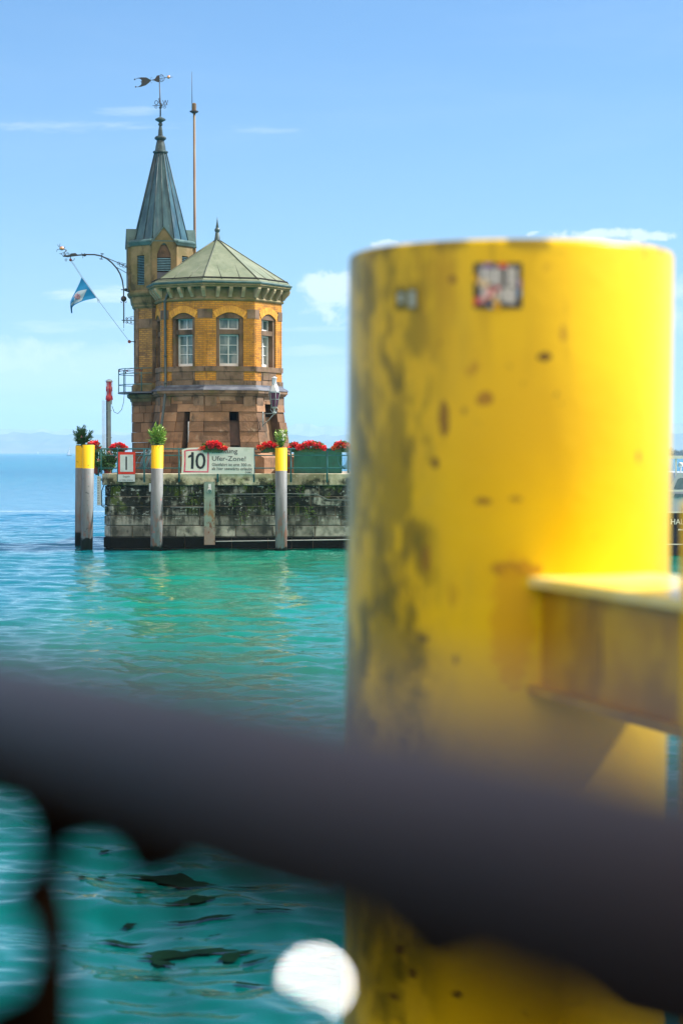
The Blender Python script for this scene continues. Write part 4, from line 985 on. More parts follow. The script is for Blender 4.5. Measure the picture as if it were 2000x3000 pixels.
# ------------------------------------------------------------------ harbour light post and screen
LY = 84.2
hl = thing('harbour_light', (P(321, 1380, LY).x, LY, DECK), 'red double harbour lantern on a grey steel post at the pier corner', 'harbour light')
lx = P(321, 1300, LY).x
def lz(sy): return P(321, sy, LY).z
mb = MB(); mb.box(lx, LY, DECK, 0.13, 0.13, lz(1175) - DECK)
for s_ in (1204, 1283): mb.box(lx, LY, lz(s_), 0.2, 0.17, 0.03)
mb.box(lx + 0.07, LY - 0.05, lz(1185), 0.1, 0.1, 0.22); build('post', mb, MAT['grey_metal'], hl)
mb = MB(); mb.lathe(lx, LY, [(0.10, lz(1176)), (0.16, lz(1170)), (0.14, lz(1160)), (0.11, lz(1158)), (0.11, lz(1148)), (0.14, lz(1145)), (0.14, lz(1135)), (0.11, lz(1132)), (0.11, lz(1122)), (0.13, lz(1118)), (0.02, lz(1116))], 14, smooth=True); build('red_lens', mb, MAT['red'], hl)
mb = MB()
for i in range(6):
    a = i * math.pi / 3 + 0.3; mb.tube([V(lx + 0.135 * math.cos(a), LY + 0.135 * math.sin(a), lz(1165)), V(lx + 0.135 * math.cos(a), LY + 0.135 * math.sin(a), lz(1118))], 0.008, 5)
build('cage', mb, MAT['silver'], hl)
mb = MB(); mb.lathe(lx, LY, [(0.15, lz(1118)), (0.155, lz(1116)), (0.08, lz(1112)), (0.02, lz(1111))], 14, smooth=True); build('cap', mb, MAT['silver'], hl)
scn = thing('light_screen', (P(309, 1380, LY).x, LY, DECK), 'tall narrow grated screen panel beside the harbour light post', 'screen panel')
x0 = P(300.5, 1300, LY).x; x1 = P(311, 1300, LY).x; z1 = P(300, 1173, LY).z
mb = MB()
for i in range(60): mb.box((x0 + x1) / 2, LY, DECK + 0.2 + i * (z1 - DECK - 0.2) / 60, x1 - x0, 0.02, 0.014)
for xx in (x0, (x0 + x1) / 2): mb.box(xx, LY, DECK, 0.012, 0.03, z1 - DECK)
build('grating', mb, MAT['silver'], scn)
mb = MB(); mb.box(x1 + 0.045, LY, DECK, 0.05, 0.10, z1 - DECK + 0.02); mb.box(x1 + 0.10, LY + 0.03, DECK, 0.045, 0.06, z1 - DECK); build('frame', mb, MAT['dark'], scn)

# ------------------------------------------------------------------ pier railing
RY = PY - 0.1
rail = thing('pier_railing', (PXL + 6, RY, DECK), 'teal painted steel railing along the edge of the stone pier', 'railing')
xl = P(289, 1350, RY + 0.7).x
def rz_(sy): return P(1000, sy, RY).z
hs = [(rz_(1315), 0.032), (rz_(1334), 0.026), (rz_(1371.5), 0.026)]
run = [V(xl, RY + 10, 0), V(xl, RY + 0.7, 0), V(P(297, 1350, RY).x, RY, 0), V(PXR - 0.1, RY, 0)]
for h, r_ in hs:
    mb = MB(); mb.tube([p + UP * h for p in run], r_, 6); build('rail', mb, MAT['rail'], rail)
for i, sx in enumerate((297, 346, 423, 525, 638, 744, 852, 958, 1070, 1180, 1290, 1400, 1510, 1620, 1730, 1840)):
    p = P(sx, 1350, RY); mb = MB()
    mb.tube([V(p.x, RY, DECK - (0.02 if sx == 297 else 0.36)), V(p.x, RY, hs[0][0] + 0.01)], 0.034, 8); mb.box(p.x, RY + 0.05, DECK - 0.3, 0.07, 0.06, 0.06)
    build('post', mb, MAT['rail'], rail)
for yy_ in (0.7, 3.0, 5.5, 8): mb = MB(); mb.tube([V(xl, RY + yy_, DECK - 0.3), V(xl, RY + yy_, hs[0][0])], 0.026, 8); build('post', mb, MAT['rail'], rail)

# ------------------------------------------------------------------ signs
SY = RY - 0.07
def sp_(sx, sy, off=0.0): return P(sx, sy, SY - off)
def plate_(mb, x0, y0, x1, y1, off, th=0.012, rad_=0.0):
    a, c = sp_(x0, y1, off), sp_(x1, y0, off); mb.box((a.x + c.x) / 2, SY - off, a.z, abs(c.x - a.x), th, c.z - a.z)
sg = thing('sailing_sign', sp_(372, 1411), 'red bordered white sign with a black vertical bar above small lettering on the railing', 'sign')
mb = MB(); plate_(mb, 347, 1324, 397, 1389, 0.0, 0.02); build('red_border', mb, MAT['signred'], sg)
mb = MB(); plate_(mb, 352.5, 1332, 390.5, 1382, 0.014); plate_(mb, 346.5, 1390, 396, 1411, 0.0, 0.02); build('white_plate', mb, MAT['signwhite'], sg)
mb = MB(); a, c = sp_(370.5, 1377, 0.022), sp_(370.5, 1337, 0.022); r_ = 0.033
mb.prism([V(a.x + r_ * math.cos(t_), a.y, (c.z - r_ if math.sin(t_) > 0 else a.z + r_) + r_ * math.sin(t_)) for t_ in [math.pi * 2 * (i + 0.5) / 16 for i in range(16)]][::-1], V(0, 0.01, 0)); build('black_bar', mb, MAT['ink'], sg)
mb = MB(); q = sp_(371, 1398.5, 0.014); mb.text('Segeln', 0.115, q, V(1, 0, 0), UP, 0.004, 0.0, 'CENTER'); build('lettering', mb, MAT['ink2'], sg); mb = MB(); q = sp_(371, 1408.5, 0.014); mb.text('im Hafen verboten', 0.098, q, V(1, 0, 0), UP, 0.004, 0.0, 'CENTER', sx=0.76); build('small_lettering', mb, MAT['ink2'], sg)

bn_ = thing('warning_banner', sp_(637, 1389), 'crumpled white banner with a red framed number 10 and German shore zone warning', 'banner')
NX, NZ = 48, 16; mb = MB()
def bpt(f, g, off=0.0):
    """banner surface: f left to right, g top to bottom, slightly slack and creased"""
    tx = 533 + (744 - 533) * f; ty0 = 1313 - 2.5 * math.sin(f * math.pi) - 1.5 * f + 5 * max(0, 0.08 - f) * 12; ty1 = 1387 + 2.5 * f
    if f < 0.08: ty0 += 0; 
    sx = tx + 2.5 * math.sin(g * 3) * (1 - f) * 0.6 - 2 * g * (1 - f); sy = ty0 + (ty1 - ty0) * g
    return sp_(sx, sy, off + 0.016 * math.sin(f * 9 + g * 3) + 0.007 * math.sin(g * 8 - f * 5) + 0.003 * math.sin(f * 31 + g * 9))
for i in range(NX):
    for j in range(NZ):
        q = [bpt(i / NX, (j + 1) / NZ), bpt((i + 1) / NX, (j + 1) / NZ), bpt((i + 1) / NX, j / NZ), bpt(i / NX, j / NZ)]; mb.poly(q, smooth=True)
        q2 = [p + V(0, 0.006, 0) for p in q][::-1]; mb.poly(q2, smooth=True)
build('cloth', mb, MAT['banner'], bn_)
def btext(s, size, f, g, width, bold=0.0):
    """lettering laid on the cloth, fitted to the given width in metres"""
    t_ = MB(); t_.text(s, size, V(0, 0, 0), V(1, 0, 0), UP, 0.0001, bold)
    x0 = min(v[0] for v in t_.v); x1 = max(v[0] for v in t_.v); k_ = width / (x1 - x0)
    wpx = (744 - 533) * SY / F; hp = 76 * SY / F
    t_.v = [tuple(bpt(f + (x_ - x0) * k_ / wpx, g - z_ / hp, 0.02 + (0.002 if y_ < 0 else 0))) for (x_, y_, z_) in t_.v]
    return t_
build('number', btext('0', 0.95, 0.188, 0.815, 0.42, 0.004), MAT['ink'], bn_)
mb = MB(); wpx_, hp_ = 211 * SY / F, 76 * SY / F
def b2(x_, z_): return bpt(0.085 + x_ / wpx_, 0.815 - z_ / hp_, 0.02)
for zq in range(8): mb.poly([b2(0.13, zq * 0.087), b2(0.235, zq * 0.087), b2(0.235, (zq + 1) * 0.087), b2(0.13, (zq + 1) * 0.087)])
mb.poly([b2(0.0, 0.46), b2(0.13, 0.50), b2(0.13, 0.60), b2(0.0, 0.54)]); mb.poly([b2(0.13, 0.50), b2(0.135, 0.50), b2(0.16, 0.695), b2(0.13, 0.62)])
build('number', mb, MAT['ink'], bn_)
for (s_, sz, f, g, w_) in (('Achtung', 0.27, 0.418, 0.225, 1.06), ('Ufer-Zone!', 0.27, 0.418, 0.51, 1.40), ('Gleitfahrt ist erst 300 m', 0.175, 0.418, 0.705, 1.61), ('ab hier seewärts erlaubt', 0.175, 0.418, 0.855, 1.67), ('DSMC', 0.10, 0.88, 0.962, 0.28)):
    build('lettering', btext(s_, sz, f, g, w_, 0.001), MAT['ink2'], bn_)
mb = MB()
for (f0, g0, f1, g1) in ((0.03, 0.07, 0.375, 0.115), (0.03, 0.90, 0.375, 0.955), (0.03, 0.115, 0.052, 0.90), (0.353, 0.115, 0.375, 0.90)):
    n_ = 10
    for i in range(n_):
        if (f1 - f0) > (g1 - g0): a, c, e, d = f0 + (f1 - f0) * i / n_, f0 + (f1 - f0) * (i + 1) / n_, g0, g1
        else: a, c, e, d = f0, f1, g0 + (g1 - g0) * i / n_, g0 + (g1 - g0) * (i + 1) / n_
        mb.poly([bpt(a, d, 0.009), bpt(c, d, 0.009), bpt(c, e, 0.009), bpt(a, e, 0.009)])
build('red_frame', mb, MAT['pink'], bn_)

# ------------------------------------------------------------------ plants
def geranium_box(sx0, sx1, sy_top, label, Y=RY - 0.12, orange=0.25, h=0.34, sy_box=1318, name='flower_box'):
    a, c = P(sx0, sy_top, Y), P(sx1, sy_top, Y); cx_ = (a.x + c.x) / 2; w = c.x - a.x; zt = a.z; zb = P(cx_, sy_box, Y).z
    t_ = thing(name, (cx_, Y, zb - 0.12), label, 'flower box', 'geranium boxes on the pier railing')
    m1 = MB(); m1.prism([V(cx_ - w * 0.36, Y - 0.10, zb - 0.10), V(cx_ + w * 0.36, Y - 0.10, zb - 0.10), V(cx_ + w * 0.40, Y - 0.12, zb + 0.06), V(cx_ - w * 0.40, Y - 0.12, zb + 0.06)], V(0, 0.22, 0)); build('trough', m1, MAT['trough'], t_)
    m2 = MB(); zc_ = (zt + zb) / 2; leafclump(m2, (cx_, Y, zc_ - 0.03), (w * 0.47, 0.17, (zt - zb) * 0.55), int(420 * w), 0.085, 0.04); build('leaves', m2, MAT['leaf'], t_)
    m3, m4 = MB(), MB()
    for i in range(int(50 * w)):
        ang = rnd(0, 6.28); px_ = cx_ + rnd(-0.5, 0.5) * w; hh = 1 - ((px_ - cx_) / (w * 0.56)) ** 2
        pz = zb + 0.02 + (zt - zb - 0.02) * hh * (rnd(0.25, 1.0)); mm = m4 if rnd(0, 1) < orange and pz < zc_ else m3
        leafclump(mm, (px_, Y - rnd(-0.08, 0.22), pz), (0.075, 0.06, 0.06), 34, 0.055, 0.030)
    build('flowers', m3, MAT['geranium'], t_)
    if m4.v: build('flowers', m4, MAT['orange'], t_)
    return t_
geranium_box(587, 662, 1295, 'red geranium box hanging over the top of the white warning banner', orange=0.35)
geranium_box(755, 830, 1296, 'red geranium box before the tower doorway, touching the right mooring pile', orange=0.45)
geranium_box(846, 878, 1296, 'small cluster of red geraniums just right of the mooring pile before the green container', Y=RY + 0.3, orange=0.1)
geranium_box(871, 952, 1294, 'wide red geranium box on the railing before the green container')
geranium_box(974, 1029, 1293, 'red geranium box with green foliage above the coiled hose', orange=0.5)
geranium_box(325, 372, 1300, 'pink red geranium box left of the tower beside the harbour light post', Y=RY + 0.2)
geranium_box(256, 296, 1292, 'dark red geranium box at the left end of the railing behind the twin piles', Y=RY + 0.5, orange=0)
def shrub(sx, sy0, sy1, wpx, Y, mat, label, flowers=None, n=420, ln=0.16, wd=0.016, cat='shrub', shape='round', grp='oleanders on the mooring piles'):
    a = P(sx, sy0, Y); top = P(sx, sy1, Y).z; h = top - a.z; w = wpx / F * Y / 2
    t_ = thing('oleander', (a.x, Y, a.z), label, cat, grp)
    st = MB(); lf = MB(); tips = []
    for i in range(34):
        an = rnd(0, 6.28); r_ = math.sqrt(rnd(0.02, 0.72)) * w
        tip = V(a.x + r_ * math.cos(an), Y + r_ * math.sin(an), a.z + h * (0.50 + rnd(-0.30, 0.38) * math.sqrt(max(0.1, 1 - (r_ / w) ** 2)) if shape == 'round' else rnd(0.35, 0.95) * (1.05 - r_ / w * 0.6)))
        st.tube([V(a.x + 0.04 * math.cos(an), Y + 0.04 * math.sin(an), a.z - 0.1), V(a.x + r_ * 0.4 * math.cos(an), Y + r_ * 0.4 * math.sin(an), a.z + h * 0.3), tip], [0.012, 0.009, 0.005], 5); tips.append(tip)
        for j in range(int(n / 34)):
            f = rnd(0.35, 1.05); base_ = V(a.x, Y, a.z) + (tip - V(a.x, Y, a.z)) * f
            base_ += V(rnd(-1, 1), rnd(-1, 1), rnd(-1, 1)) * 0.05
            d = (V(rnd(-1, 1), rnd(-1, 1), rnd(-0.2, 1.1)) + (tip - V(a.x, Y, a.z + h * 0.4)).normalized() * 0.7).normalized()
            l = ln * rnd(0.6, 1.2); s_ = d.cross(V(rnd(-1, 1), rnd(-1, 1), rnd(-1, 1))).normalized() * wd * rnd(0.8, 1.3)
            lf.poly([base_, base_ + d * l * 0.45 + s_, base_ + d * l, base_ + d * l * 0.45 - s_], rnd(0.1, 1.0))
    build('stems', st, MAT['leaf'], t_); build('foliage', lf, mat, t_)
    if flowers:
        fm = MB()
        for i in range(flowers[1]):
            tp = random.choice(tips); leafclump(fm, tp + V(rnd(-.03, .03), -0.05, rnd(0, .05)), (0.05, 0.05, 0.04), 16, 0.05, 0.026)
        build('flowers', fm, flowers[0], t_)
    return t_
# mooring piles in the harbour
def pile(sx_top, sx_bot, sy_top, wpx, Y, sy_y, zb, label, dark=1.0):
    a, c = P(sx_top, sy_top, Y), P(sx_bot, 1610, Y); r_ = wpx / F * Y / 2; sl = (a.x - c.x) / (a.z - 0)
    t_ = thing('mooring_pile', (c.x, Y, 0), label, 'mooring pile', 'mooring piles in front of the stone pier')
    mb = MB(); mb.tube([V(c.x - sl * 1.5, Y, -1.5), V(a.x, Y, a.z - 0.01)], r_, 28); ob = build('steel_tube', mb, pile_mat('pile_paint', P(sx_top, sy_y, Y).z, zb, dark), t_)
    mb = MB(); mb.tube([V(a.x, Y, a.z - 0.01), V(a.x, Y, a.z + 0.02)], [r_ * 0.9, r_ * 0.86], 28); build('soil_cap', mb, MAT['trough'], t_)
    return a
a1_ = pile(249 - 11, 236, 1305, 32, 86.0, 1371, 0.62, 'far left mooring pile of the pair, standing behind and left of its twin')
a2_ = pile(260, 254.5, 1303, 35, 82.4, 1372, 0.50, 'near pile of the left pair, yellow top with black specks on grey')
a3_ = pile(461.5, 458.5, 1304, 35.5, 82.1, 1372, 0.26, 'middle mooring pile with yellow top holding a bright green shrub')
a4_ = pile(823.5, 823.5, 1311, 34.5, 81.7, 1379, 0.18, 'right mooring pile with yellow top before the doorway and a rusty foot')
shrub(244, 1305, 1243, 66, 84.2, MAT['leaf_dark'], 'round dark green oleander with pink flower on the left pair of piles', (MAT['pinkflower'], 2), 2200, 0.15, 0.013)
shrub(461, 1306, 1224, 50, 82.1, MAT['leaf_light'], 'tall bright green leafy shrub growing on the middle pile', None, 1300, 0.17, 0.020, shape='cone')
shrub(822, 1312, 1250, 46, 81.7, MAT['leaf_light'], 'pale green oleander with white flowers on the right pile', (MAT['whiteflower'], 8), 700, 0.15, 0.018)
# dark potted plants behind the sign
for (sx, sy0, sy1, w, lab) in ((284, 1385, 1296, 46, 'dark trailing plant hanging outside the left railing corner'), (316, 1385, 1310, 84, 'dark leafy potted shrub with pink flowers behind the railing left of the red sign')):
    t_ = shrub(sx, sy0, sy1, w, RY + 0.9, MAT['leaf_dark'], lab, (MAT['pinkflower'], 7 if sx > 300 else 2), 1500, 0.15, 0.026, 'potted plant', grp='potted plants at the pier corner')
    q = P(sx, 1387, RY + 0.9); mb = MB(); mb.lathe(q.x, q.y, [(0.13, DECK - 0.02), (0.18, DECK + 0.24), (0.19, DECK + 0.28), (0.15, DECK + 0.28)], 14); build('pot', mb, MAT['terracotta'], t_)
# loops of pale line hung on the railing, hose, container
mb = MB(); bl = P(428, 1340, RY + 0.08)
for i in range(12):
    x0_ = bl.x + rnd(-0.28, 0.28); w_ = rnd(0.04, 0.12); mb.tube([V(x0_ + 0.22, RY + 0.05, rz_(1316)), V(x0_ - w_, RY + 0.09 + rnd(-.02, .02), rz_(1345)), V(x0_ - w_ - 0.1, RY + 0.1, rz_(1372 + rnd(-8, 4))), V(x0_ + w_ - 0.1, RY + 0.1, rz_(1374 + rnd(-8, 4))), V(x0_ + w_, RY + 0.06, rz_(1345)), V(x0_ + 0.26, RY + 0.05, rz_(1316))], 0.010, 5)
MAT['line'] = M('pale_blue_line', (0.16, 0.30, 0.38), None, 3, 0.6)
tag(build('rope_bundle', mb, MAT['line']), 'bundle of pale blue lines looped over the railing left of the middle pile', 'rope')
mb = MB(); hc = P(1003, 1338, RY - 0.1)
for i in range(5):
    r_ = 0.34 + 0.03 * i; mb.tube([V(hc.x + 0.02 * i + r_ * 0.62 * math.sin(a), RY - 0.08 - 0.015 * i, hc.z - 0.05 - r_ * math.cos(a)) for a in [2 * math.pi * k / 22 for k in range(23)]], 0.013, 6)
mb.tube([hc + V(0.2, 0, 0.2), hc + V(0.35, 0, -0.25), hc + V(0.7, 0, -0.45), hc + V(1.0, 0, -0.55)], 0.012, 6)
tag(build('hose', mb, MAT['rail']), 'teal garden hose coiled on the railing below the rightmost geranium box', 'hose')
cx0, cx1 = P(862, 1350, 85.2).x, P(1000, 1350, 85.2).x
ct = thing('storage_container', ((cx0 + cx1) / 2, 85.2, DECK), 'dark green steel storage container behind the railing right of the tower', 'container')
mb = MB(); zt = P(1000, 1316, 85.2).z; mb.box((cx0 + cx1) / 2, 85.8, DECK - 0.02, cx1 - cx0, 1.2, zt - DECK); build('body', mb, MAT['container'], ct)
mb = MB(); mb.box((cx0 + cx1) / 2, 85.8, zt - 0.02, cx1 - cx0 + 0.08, 1.28, 0.05)
for xx in (cx0, (cx0 + cx1) / 2, cx1): mb.box(xx, 85.17, DECK, 0.05, 0.05, zt - DECK - 0.03)
build('lid', mb, MAT['container'], ct)
mb = MB(); q = P(1020, 1350, 86.0); mb.tube([V(q.x, 86, DECK - 0.02), V(q.x, 86, rz_(1316))], 0.04, 8); tag(build('bollard_post', mb, MAT['rail']), 'single teal post standing behind the coiled hose', 'post')

# steel fender plate with a floodlight on the quay wall
fy = PY - 0.16
fen = thing('fender_plate', P(614, 1596, fy), 'rusty pale green steel plate bolted upright on the quay wall', 'steel plate')
MAT['fender'] = M('rusty_green_plate', (0.30, 0.38, 0.33), (0.22, 0.30, 0.27), 2.0, 0.6, stains=(((0.22, 0.085, 0.02), 2.2, 0.46, 0.6, (1, 1, 0.7), (2.2, 1.5), 0.9), ((0.38, 0.26, 0.10), 1.6, 0.4, 0.6, (1, 1, 1), (1.9, 1.2), 0.7), ((0.30, 0.22, 0.20), 3.0, 0.3, 0.5, (1, 1, 1), (1.2, 0.7), 0.8), ((0.16, 0.05, 0.02), 4.5, 0.60, 0.66, (1, 1, 0.5), None, 0.9)))
a, c = P(598.5, 1596, fy), P(629.5, 1411, fy); mb = MB(); mb.box((a.x + c.x) / 2, fy, a.z, c.x - a.x, 0.05, c.z - a.z); mb.box((a.x + c.x) / 2 + 0.05, fy + 0.1, a.z, 0.1, 0.14, c.z - a.z); build('plate', mb, MAT['fender'], fen)
mb = MB()
for sy in (1413, 1460, 1500, 1545, 1585):
    for sx in (601, 627): q = P(sx, sy, fy - 0.03); mb.ball(q, 0.018, 5)
build('bolt', mb, MAT['rust'], fen)
fl = thing('floodlight', P(614, 1445, fy - 0.2), 'small white floodlight on the rusty steel plate', 'lamp')
q = P(614, 1436, fy - 0.2); mb = MB(); mb.tube([q + V(0, 0.14, 0.06), q + V(0, -0.06, -0.04)], [0.075, 0.095], 14); build('housing', mb, MAT['white'], fl)
mb = MB(); mb.tube([q + V(0, -0.06, -0.041), q + V(0, -0.075, -0.048)], [0.08, 0.078], 14); build('lens', mb, MAT['glass'], fl)
mb = MB(); mb.tube([q + V(-0.02, 0.1, 0.05), q + V(-0.02, 0.17, 0.2)], 0.02, 6); mb.box(q.x, q.y + 0.16, q.z + 0.1, 0.11, 0.03, 0.16); build('mount', mb, MAT['white'], fl)

# water gauge staff at the pier's left corner
gy = PY + 0.35; a, c = P(285.5, 1480, gy), P(296.5, 1395, gy)
gg = thing('water_gauge', a, 'white water level staff on black iron arms at the left corner of the pier', 'gauge')
mb = MB(); mb.box((a.x + c.x) / 2, gy, a.z, c.x - a.x, 0.03, c.z - a.z); build('staff', mb, MAT['signwhite'], gg)
mb = MB()
for i in range(11): mb.box((a.x + c.x) / 2 - 0.03, gy - 0.018, a.z + 0.08 + i * 0.105, 0.05 if i % 2 else 0.09, 0.006, 0.02)
build('scale_marks', mb, MAT['ink2'], gg)
mb = MB(); mb.tube([P(285, 1479, gy), P(311, 1480, gy + 0.3)], 0.02, 6); mb.tube([P(296, 1400, gy + .05), P(306, 1420, gy + .1), P(298, 1440, gy + .1), P(299, 1482, gy + 0.1), P(306, 1486, gy + 0.2)], 0.022, 6); build('bracket_arm', mb, MAT['iron'], gg)
mb = MB(); mb.box(P(441, 1415, 82.85).x, 82.85, P(441, 1440, 82.85).z, 0.1, 0.04, 0.34); tag(build('notice_plate', mb, MAT['signwhite']), 'small pale plate on the quay wall beside the middle pile', 'plate')

# ------------------------------------------------------------------ wall lantern by the doorway
LA = 84.9; lc = P(803.5, 1200, LA)
def lz(sy): return P(803, sy, LA).z
lan = thing('wall_lantern', (P(772, 1210, 86).x, LA + 0.5, P(772, 1230, LA).z), 'street lantern with silver hood and violet glass bracketed beside the tower doorway', 'lantern')
mb = MB(); mb.lathe(lc.x, LA, [(0.21, lz(1149)), (0.215, lz(1146)), (0.19, lz(1137)), (0.11, lz(1126)), (0.10, lz(1125))], 6, 0.3)
mb.lathe(lc.x, LA, [(0.11, lz(1126)), (0.12, lz(1124)), (0.10, lz(1123)), (0.10, lz(1109)), (0.14, lz(1108)), (0.10, lz(1105.5)), (0.02, lz(1102.5))], 14, 0); build('hood', mb, MAT['silver'], lan)
mb = MB(); mb.lathe(lc.x, LA, [(0.13, lz(1192)), (0.235, lz(1150))], 6, 0.3, caps=False); build('glass', mb, MAT['violet'], lan)
mb = MB()
for k in range(6):
    a = 0.3 + k * math.pi / 3
    mb.tube([V(lc.x + r_ * math.sin(a), LA - r_ * math.cos(a), z_) for r_, z_ in ((0.14, lz(1193)), (0.245, lz(1150)))], 0.013, 5)
    mb.tube([V(lc.x + r_ * math.sin(a), LA - r_ * math.cos(a), z_) for r_, z_ in ((0.24, lz(1150)), (0.28, lz(1142)))], [0.015, 0.006], 5)
    a2 = a + math.pi / 3
    for r_, z_ in ((0.245, lz(1150)), (0.19, lz(1170)), (0.14, lz(1193))): mb.tube([V(lc.x + r_ * math.sin(a), LA - r_ * math.cos(a), z_), V(lc.x + r_ * math.sin(a2), LA - r_ * math.cos(a2), z_)], 0.012, 5)
mb.lathe(lc.x, LA, [(0.03, lz(1214)), (0.10, lz(1210)), (0.10, lz(1208)), (0.05, lz(1206)), (0.05, lz(1198)), (0.13, lz(1195)), (0.14, lz(1192))], 12)
wp_ = P(770, 1212, 85.6)
mb.tube([V(lc.x, LA, lz(1211)), V(wp_.x, 85.7, lz(1211))], 0.02, 6); mb.tube([V(lc.x - 0.02, LA, lz(1213)), V(lc.x - 0.25, LA + 0.35, lz(1230)), V(wp_.x, 85.7, lz(1245))], 0.022, 6); mb.tube([V(wp_.x, 85.7, lz(1205)), V(wp_.x, 85.7, lz(1250))], 0.025, 6)
for s_ in (-1, 1): mb.tube([V(lc.x + s_ * 0.12, LA, lz(1195)), V(lc.x + s_ * 0.16, LA, lz(1200)), V(lc.x + s_ * 0.09, LA, lz(1206)), V(lc.x + s_ * 0.07, LA, lz(1212))], 0.014, 5)
build('bracket', mb, MAT['lampiron'], lan)

# ------------------------------------------------------------------ sailing boats
m_ = bpy.data.materials.new('sailcloth'); m_.use_nodes = True; t_ = m_.node_tree; t_.nodes.clear(); q_ = NB(t_)
d_ = q_.node('ShaderNodeBsdfDiffuse'); d_.inputs[0].default_value = (0.9, 0.9, 0.9, 1); l_ = q_.node('ShaderNodeBsdfTranslucent'); l_.inputs[0].default_value = (0.9, 0.9, 0.9, 1)
x_ = q_.node('ShaderNodeMixShader'); x_.inputs[0].default_value = 0.8; t_.links.new(d_.outputs[0], x_.inputs[1]); t_.links.new(l_.outputs[0], x_.inputs[2])
o_ = q_.node('ShaderNodeOutputMaterial'); t_.links.new(x_.outputs[0], o_.inputs[0]); MAT['sail'] = m_
def sailboat(sx, sy, Y, L, label, group='sailing boats far out on the lake'):
    a = P(sx, sy, Y); a.z = 0
    t_ = thing('sailing_boat', (a.x, Y, 0), label, 'sailing boat', group); k = L
    mb = MB(); secs = []
    for f, w, h0, h1 in ((-0.5, 0.10, 0.02, 0.085), (-0.25, 0.15, -0.02, 0.085), (0.1, 0.14, -0.02, 0.09), (0.35, 0.08, 0.0, 0.10), (0.5, 0.01, 0.07, 0.11)): secs.append([V(a.x + f * k, Y - w * k, h1 * k), V(a.x + f * k, Y - w * 0.5 * k, h0 * k), V(a.x + f * k, Y + w * 0.5 * k, h0 * k), V(a.x + f * k, Y + w * k, h1 * k)])
    for i in range(4):
        for j in range(4): j2 = (j + 1) % 4; mb.poly([secs[i][j], secs[i + 1][j], secs[i + 1][j2], secs[i][j2]])
    mb.poly(secs[0]); build('hull', mb, MAT['pipe'] if L > 7 else MAT['white'], t_)
    mb = MB(); mb.tube([V(a.x + 0.06 * k, Y, 0.05 * k), V(a.x + 0.08 * k, Y, 1.9 * k)], 0.012 * k, 6); build('mast', mb, MAT['grey_metal'], t_)
    mb = MB(); n_ = 8
    def sp2(f, g): return V(a.x + 0.05 * k - (0.42 * (1 - g) + 0.04) * f * k, Y + 0.06 * k * math.sin(f * math.pi) * (1 - g), (0.2 + 1.2 * g) * k)
    for i in range(n_):
        for j in range(n_):
            q = [sp2(i / n_, j / n_), sp2((i + 1) / n_, j / n_), sp2((i + 1) / n_, (j + 1) / n_), sp2(i / n_, (j + 1) / n_)]; mb.poly(q, smooth=True); mb.poly([p + V(0, 0.01 * k, 0) for p in q][::-1], smooth=True)
    build('sail', mb, MAT['sail'], t_)
sailboat(204, 1331, 2600, 7.6, 'white sailed yacht with dark hull, larger of the two boats far out')
sailboat(113, 1326, 5200, 5.0, 'tiny white dinghy far out near the horizon, the smaller of the two boats')

# ------------------------------------------------------------------ ferry moored on the right
FB = 78.6; bx0 = P(1915, 1500, FB).x
fer = thing('passenger_ferry', (bx0 + 9, FB + 3, 0), 'white and navy passenger ferry moored behind the big yellow pile at the right edge', 'ferry')
MAT['navy'] = M('navy_hull_paint', (0.008, 0.010, 0.03), (0.012, 0.015, 0.04), 2, 0.3)
MAT['shipwhite'] = M('ship_white_paint', (0.50, 0.57, 0.68), (0.45, 0.52, 0.63), 2, 0.4)
MAT['shipglass'] = M('ship_window', (0.10, 0.16, 0.22), (0.16, 0.24, 0.30), 2, 0.1)
def fz(sy): return P(1980, sy, FB).z
mb = MB(); hullpts = [V(bx0 + 1.2, FB, 0), V(bx0 + 20, FB, 0), V(bx0 + 21, FB + 3, 0), V(bx0 + 20, FB + 6, 0), V(bx0 + 1.2, FB + 6, 0), V(bx0 - 1.2, FB + 3, 0)]
mb.prism([p + UP * -0.6 for p in hullpts], V(0, 0, fz(1501) + 0.6)); build('hull', mb, MAT['navy'], fer)
mb = MB(); mb.box(bx0 + 9.5, FB - 0.02, fz(1503), 20, 0.06, 0.06); mb.box(bx0 + 9.5, FB - 0.02, fz(1596), 20, 0.06, 0.04); mb.box(bx0 + 9.5, FB - 0.08, fz(1440), 20, 0.05, 0.06); mb.box(bx0 + 9.5, FB + 0.5, fz(1344), 20, 0.6, 0.12)
for i in range(9): mb.box(bx0 + 0.9 + i * 2.3, FB + 0.3, fz(1440), 0.06, 0.06, fz(1344) - fz(1440))
build('rubbing_rail', mb, MAT['white'], fer)
mb = MB(); mb.box(bx0 + 10, FB + 3, fz(1501), 19, 5.8, fz(1445) - fz(1501)); 
o_ = [(1950, 1445), (2060, 1445), (2060, 1385), (1985, 1385)]
mb.prism([P(a, c, FB + 0.15) for a, c in o_], V(0, 5.5, 0)); build('superstructure', mb, MAT['shipwhite'], fer)
mb = MB(); mb.prism([P(a, c, FB + 0.12) for a, c in ((1972, 1432), (1985, 1433), (2030, 1430), (2035, 1402), (1992, 1400), (1984, 1404))], V(0, 0.05, 0)); build('window', mb, MAT['shipglass'], fer)
mb = MB(); mb.prism([P(a, c, FB - 0.03) for a, c in ((1972, 1455), (1976, 1447), (2045, 1447), (2045, 1455), (1990, 1456), (1984, 1458))], V(0, 0.05, 0)); build('window', mb, MAT['shipglass'], fer)
mb = MB(); mb.text('HAL', 0.30, P(1962, 1536, FB - 0.012), V(1, 0, 0.0), UP, 0.01, 0.004, sx=0.95); build('name_lettering', mb, MAT['white'], fer)
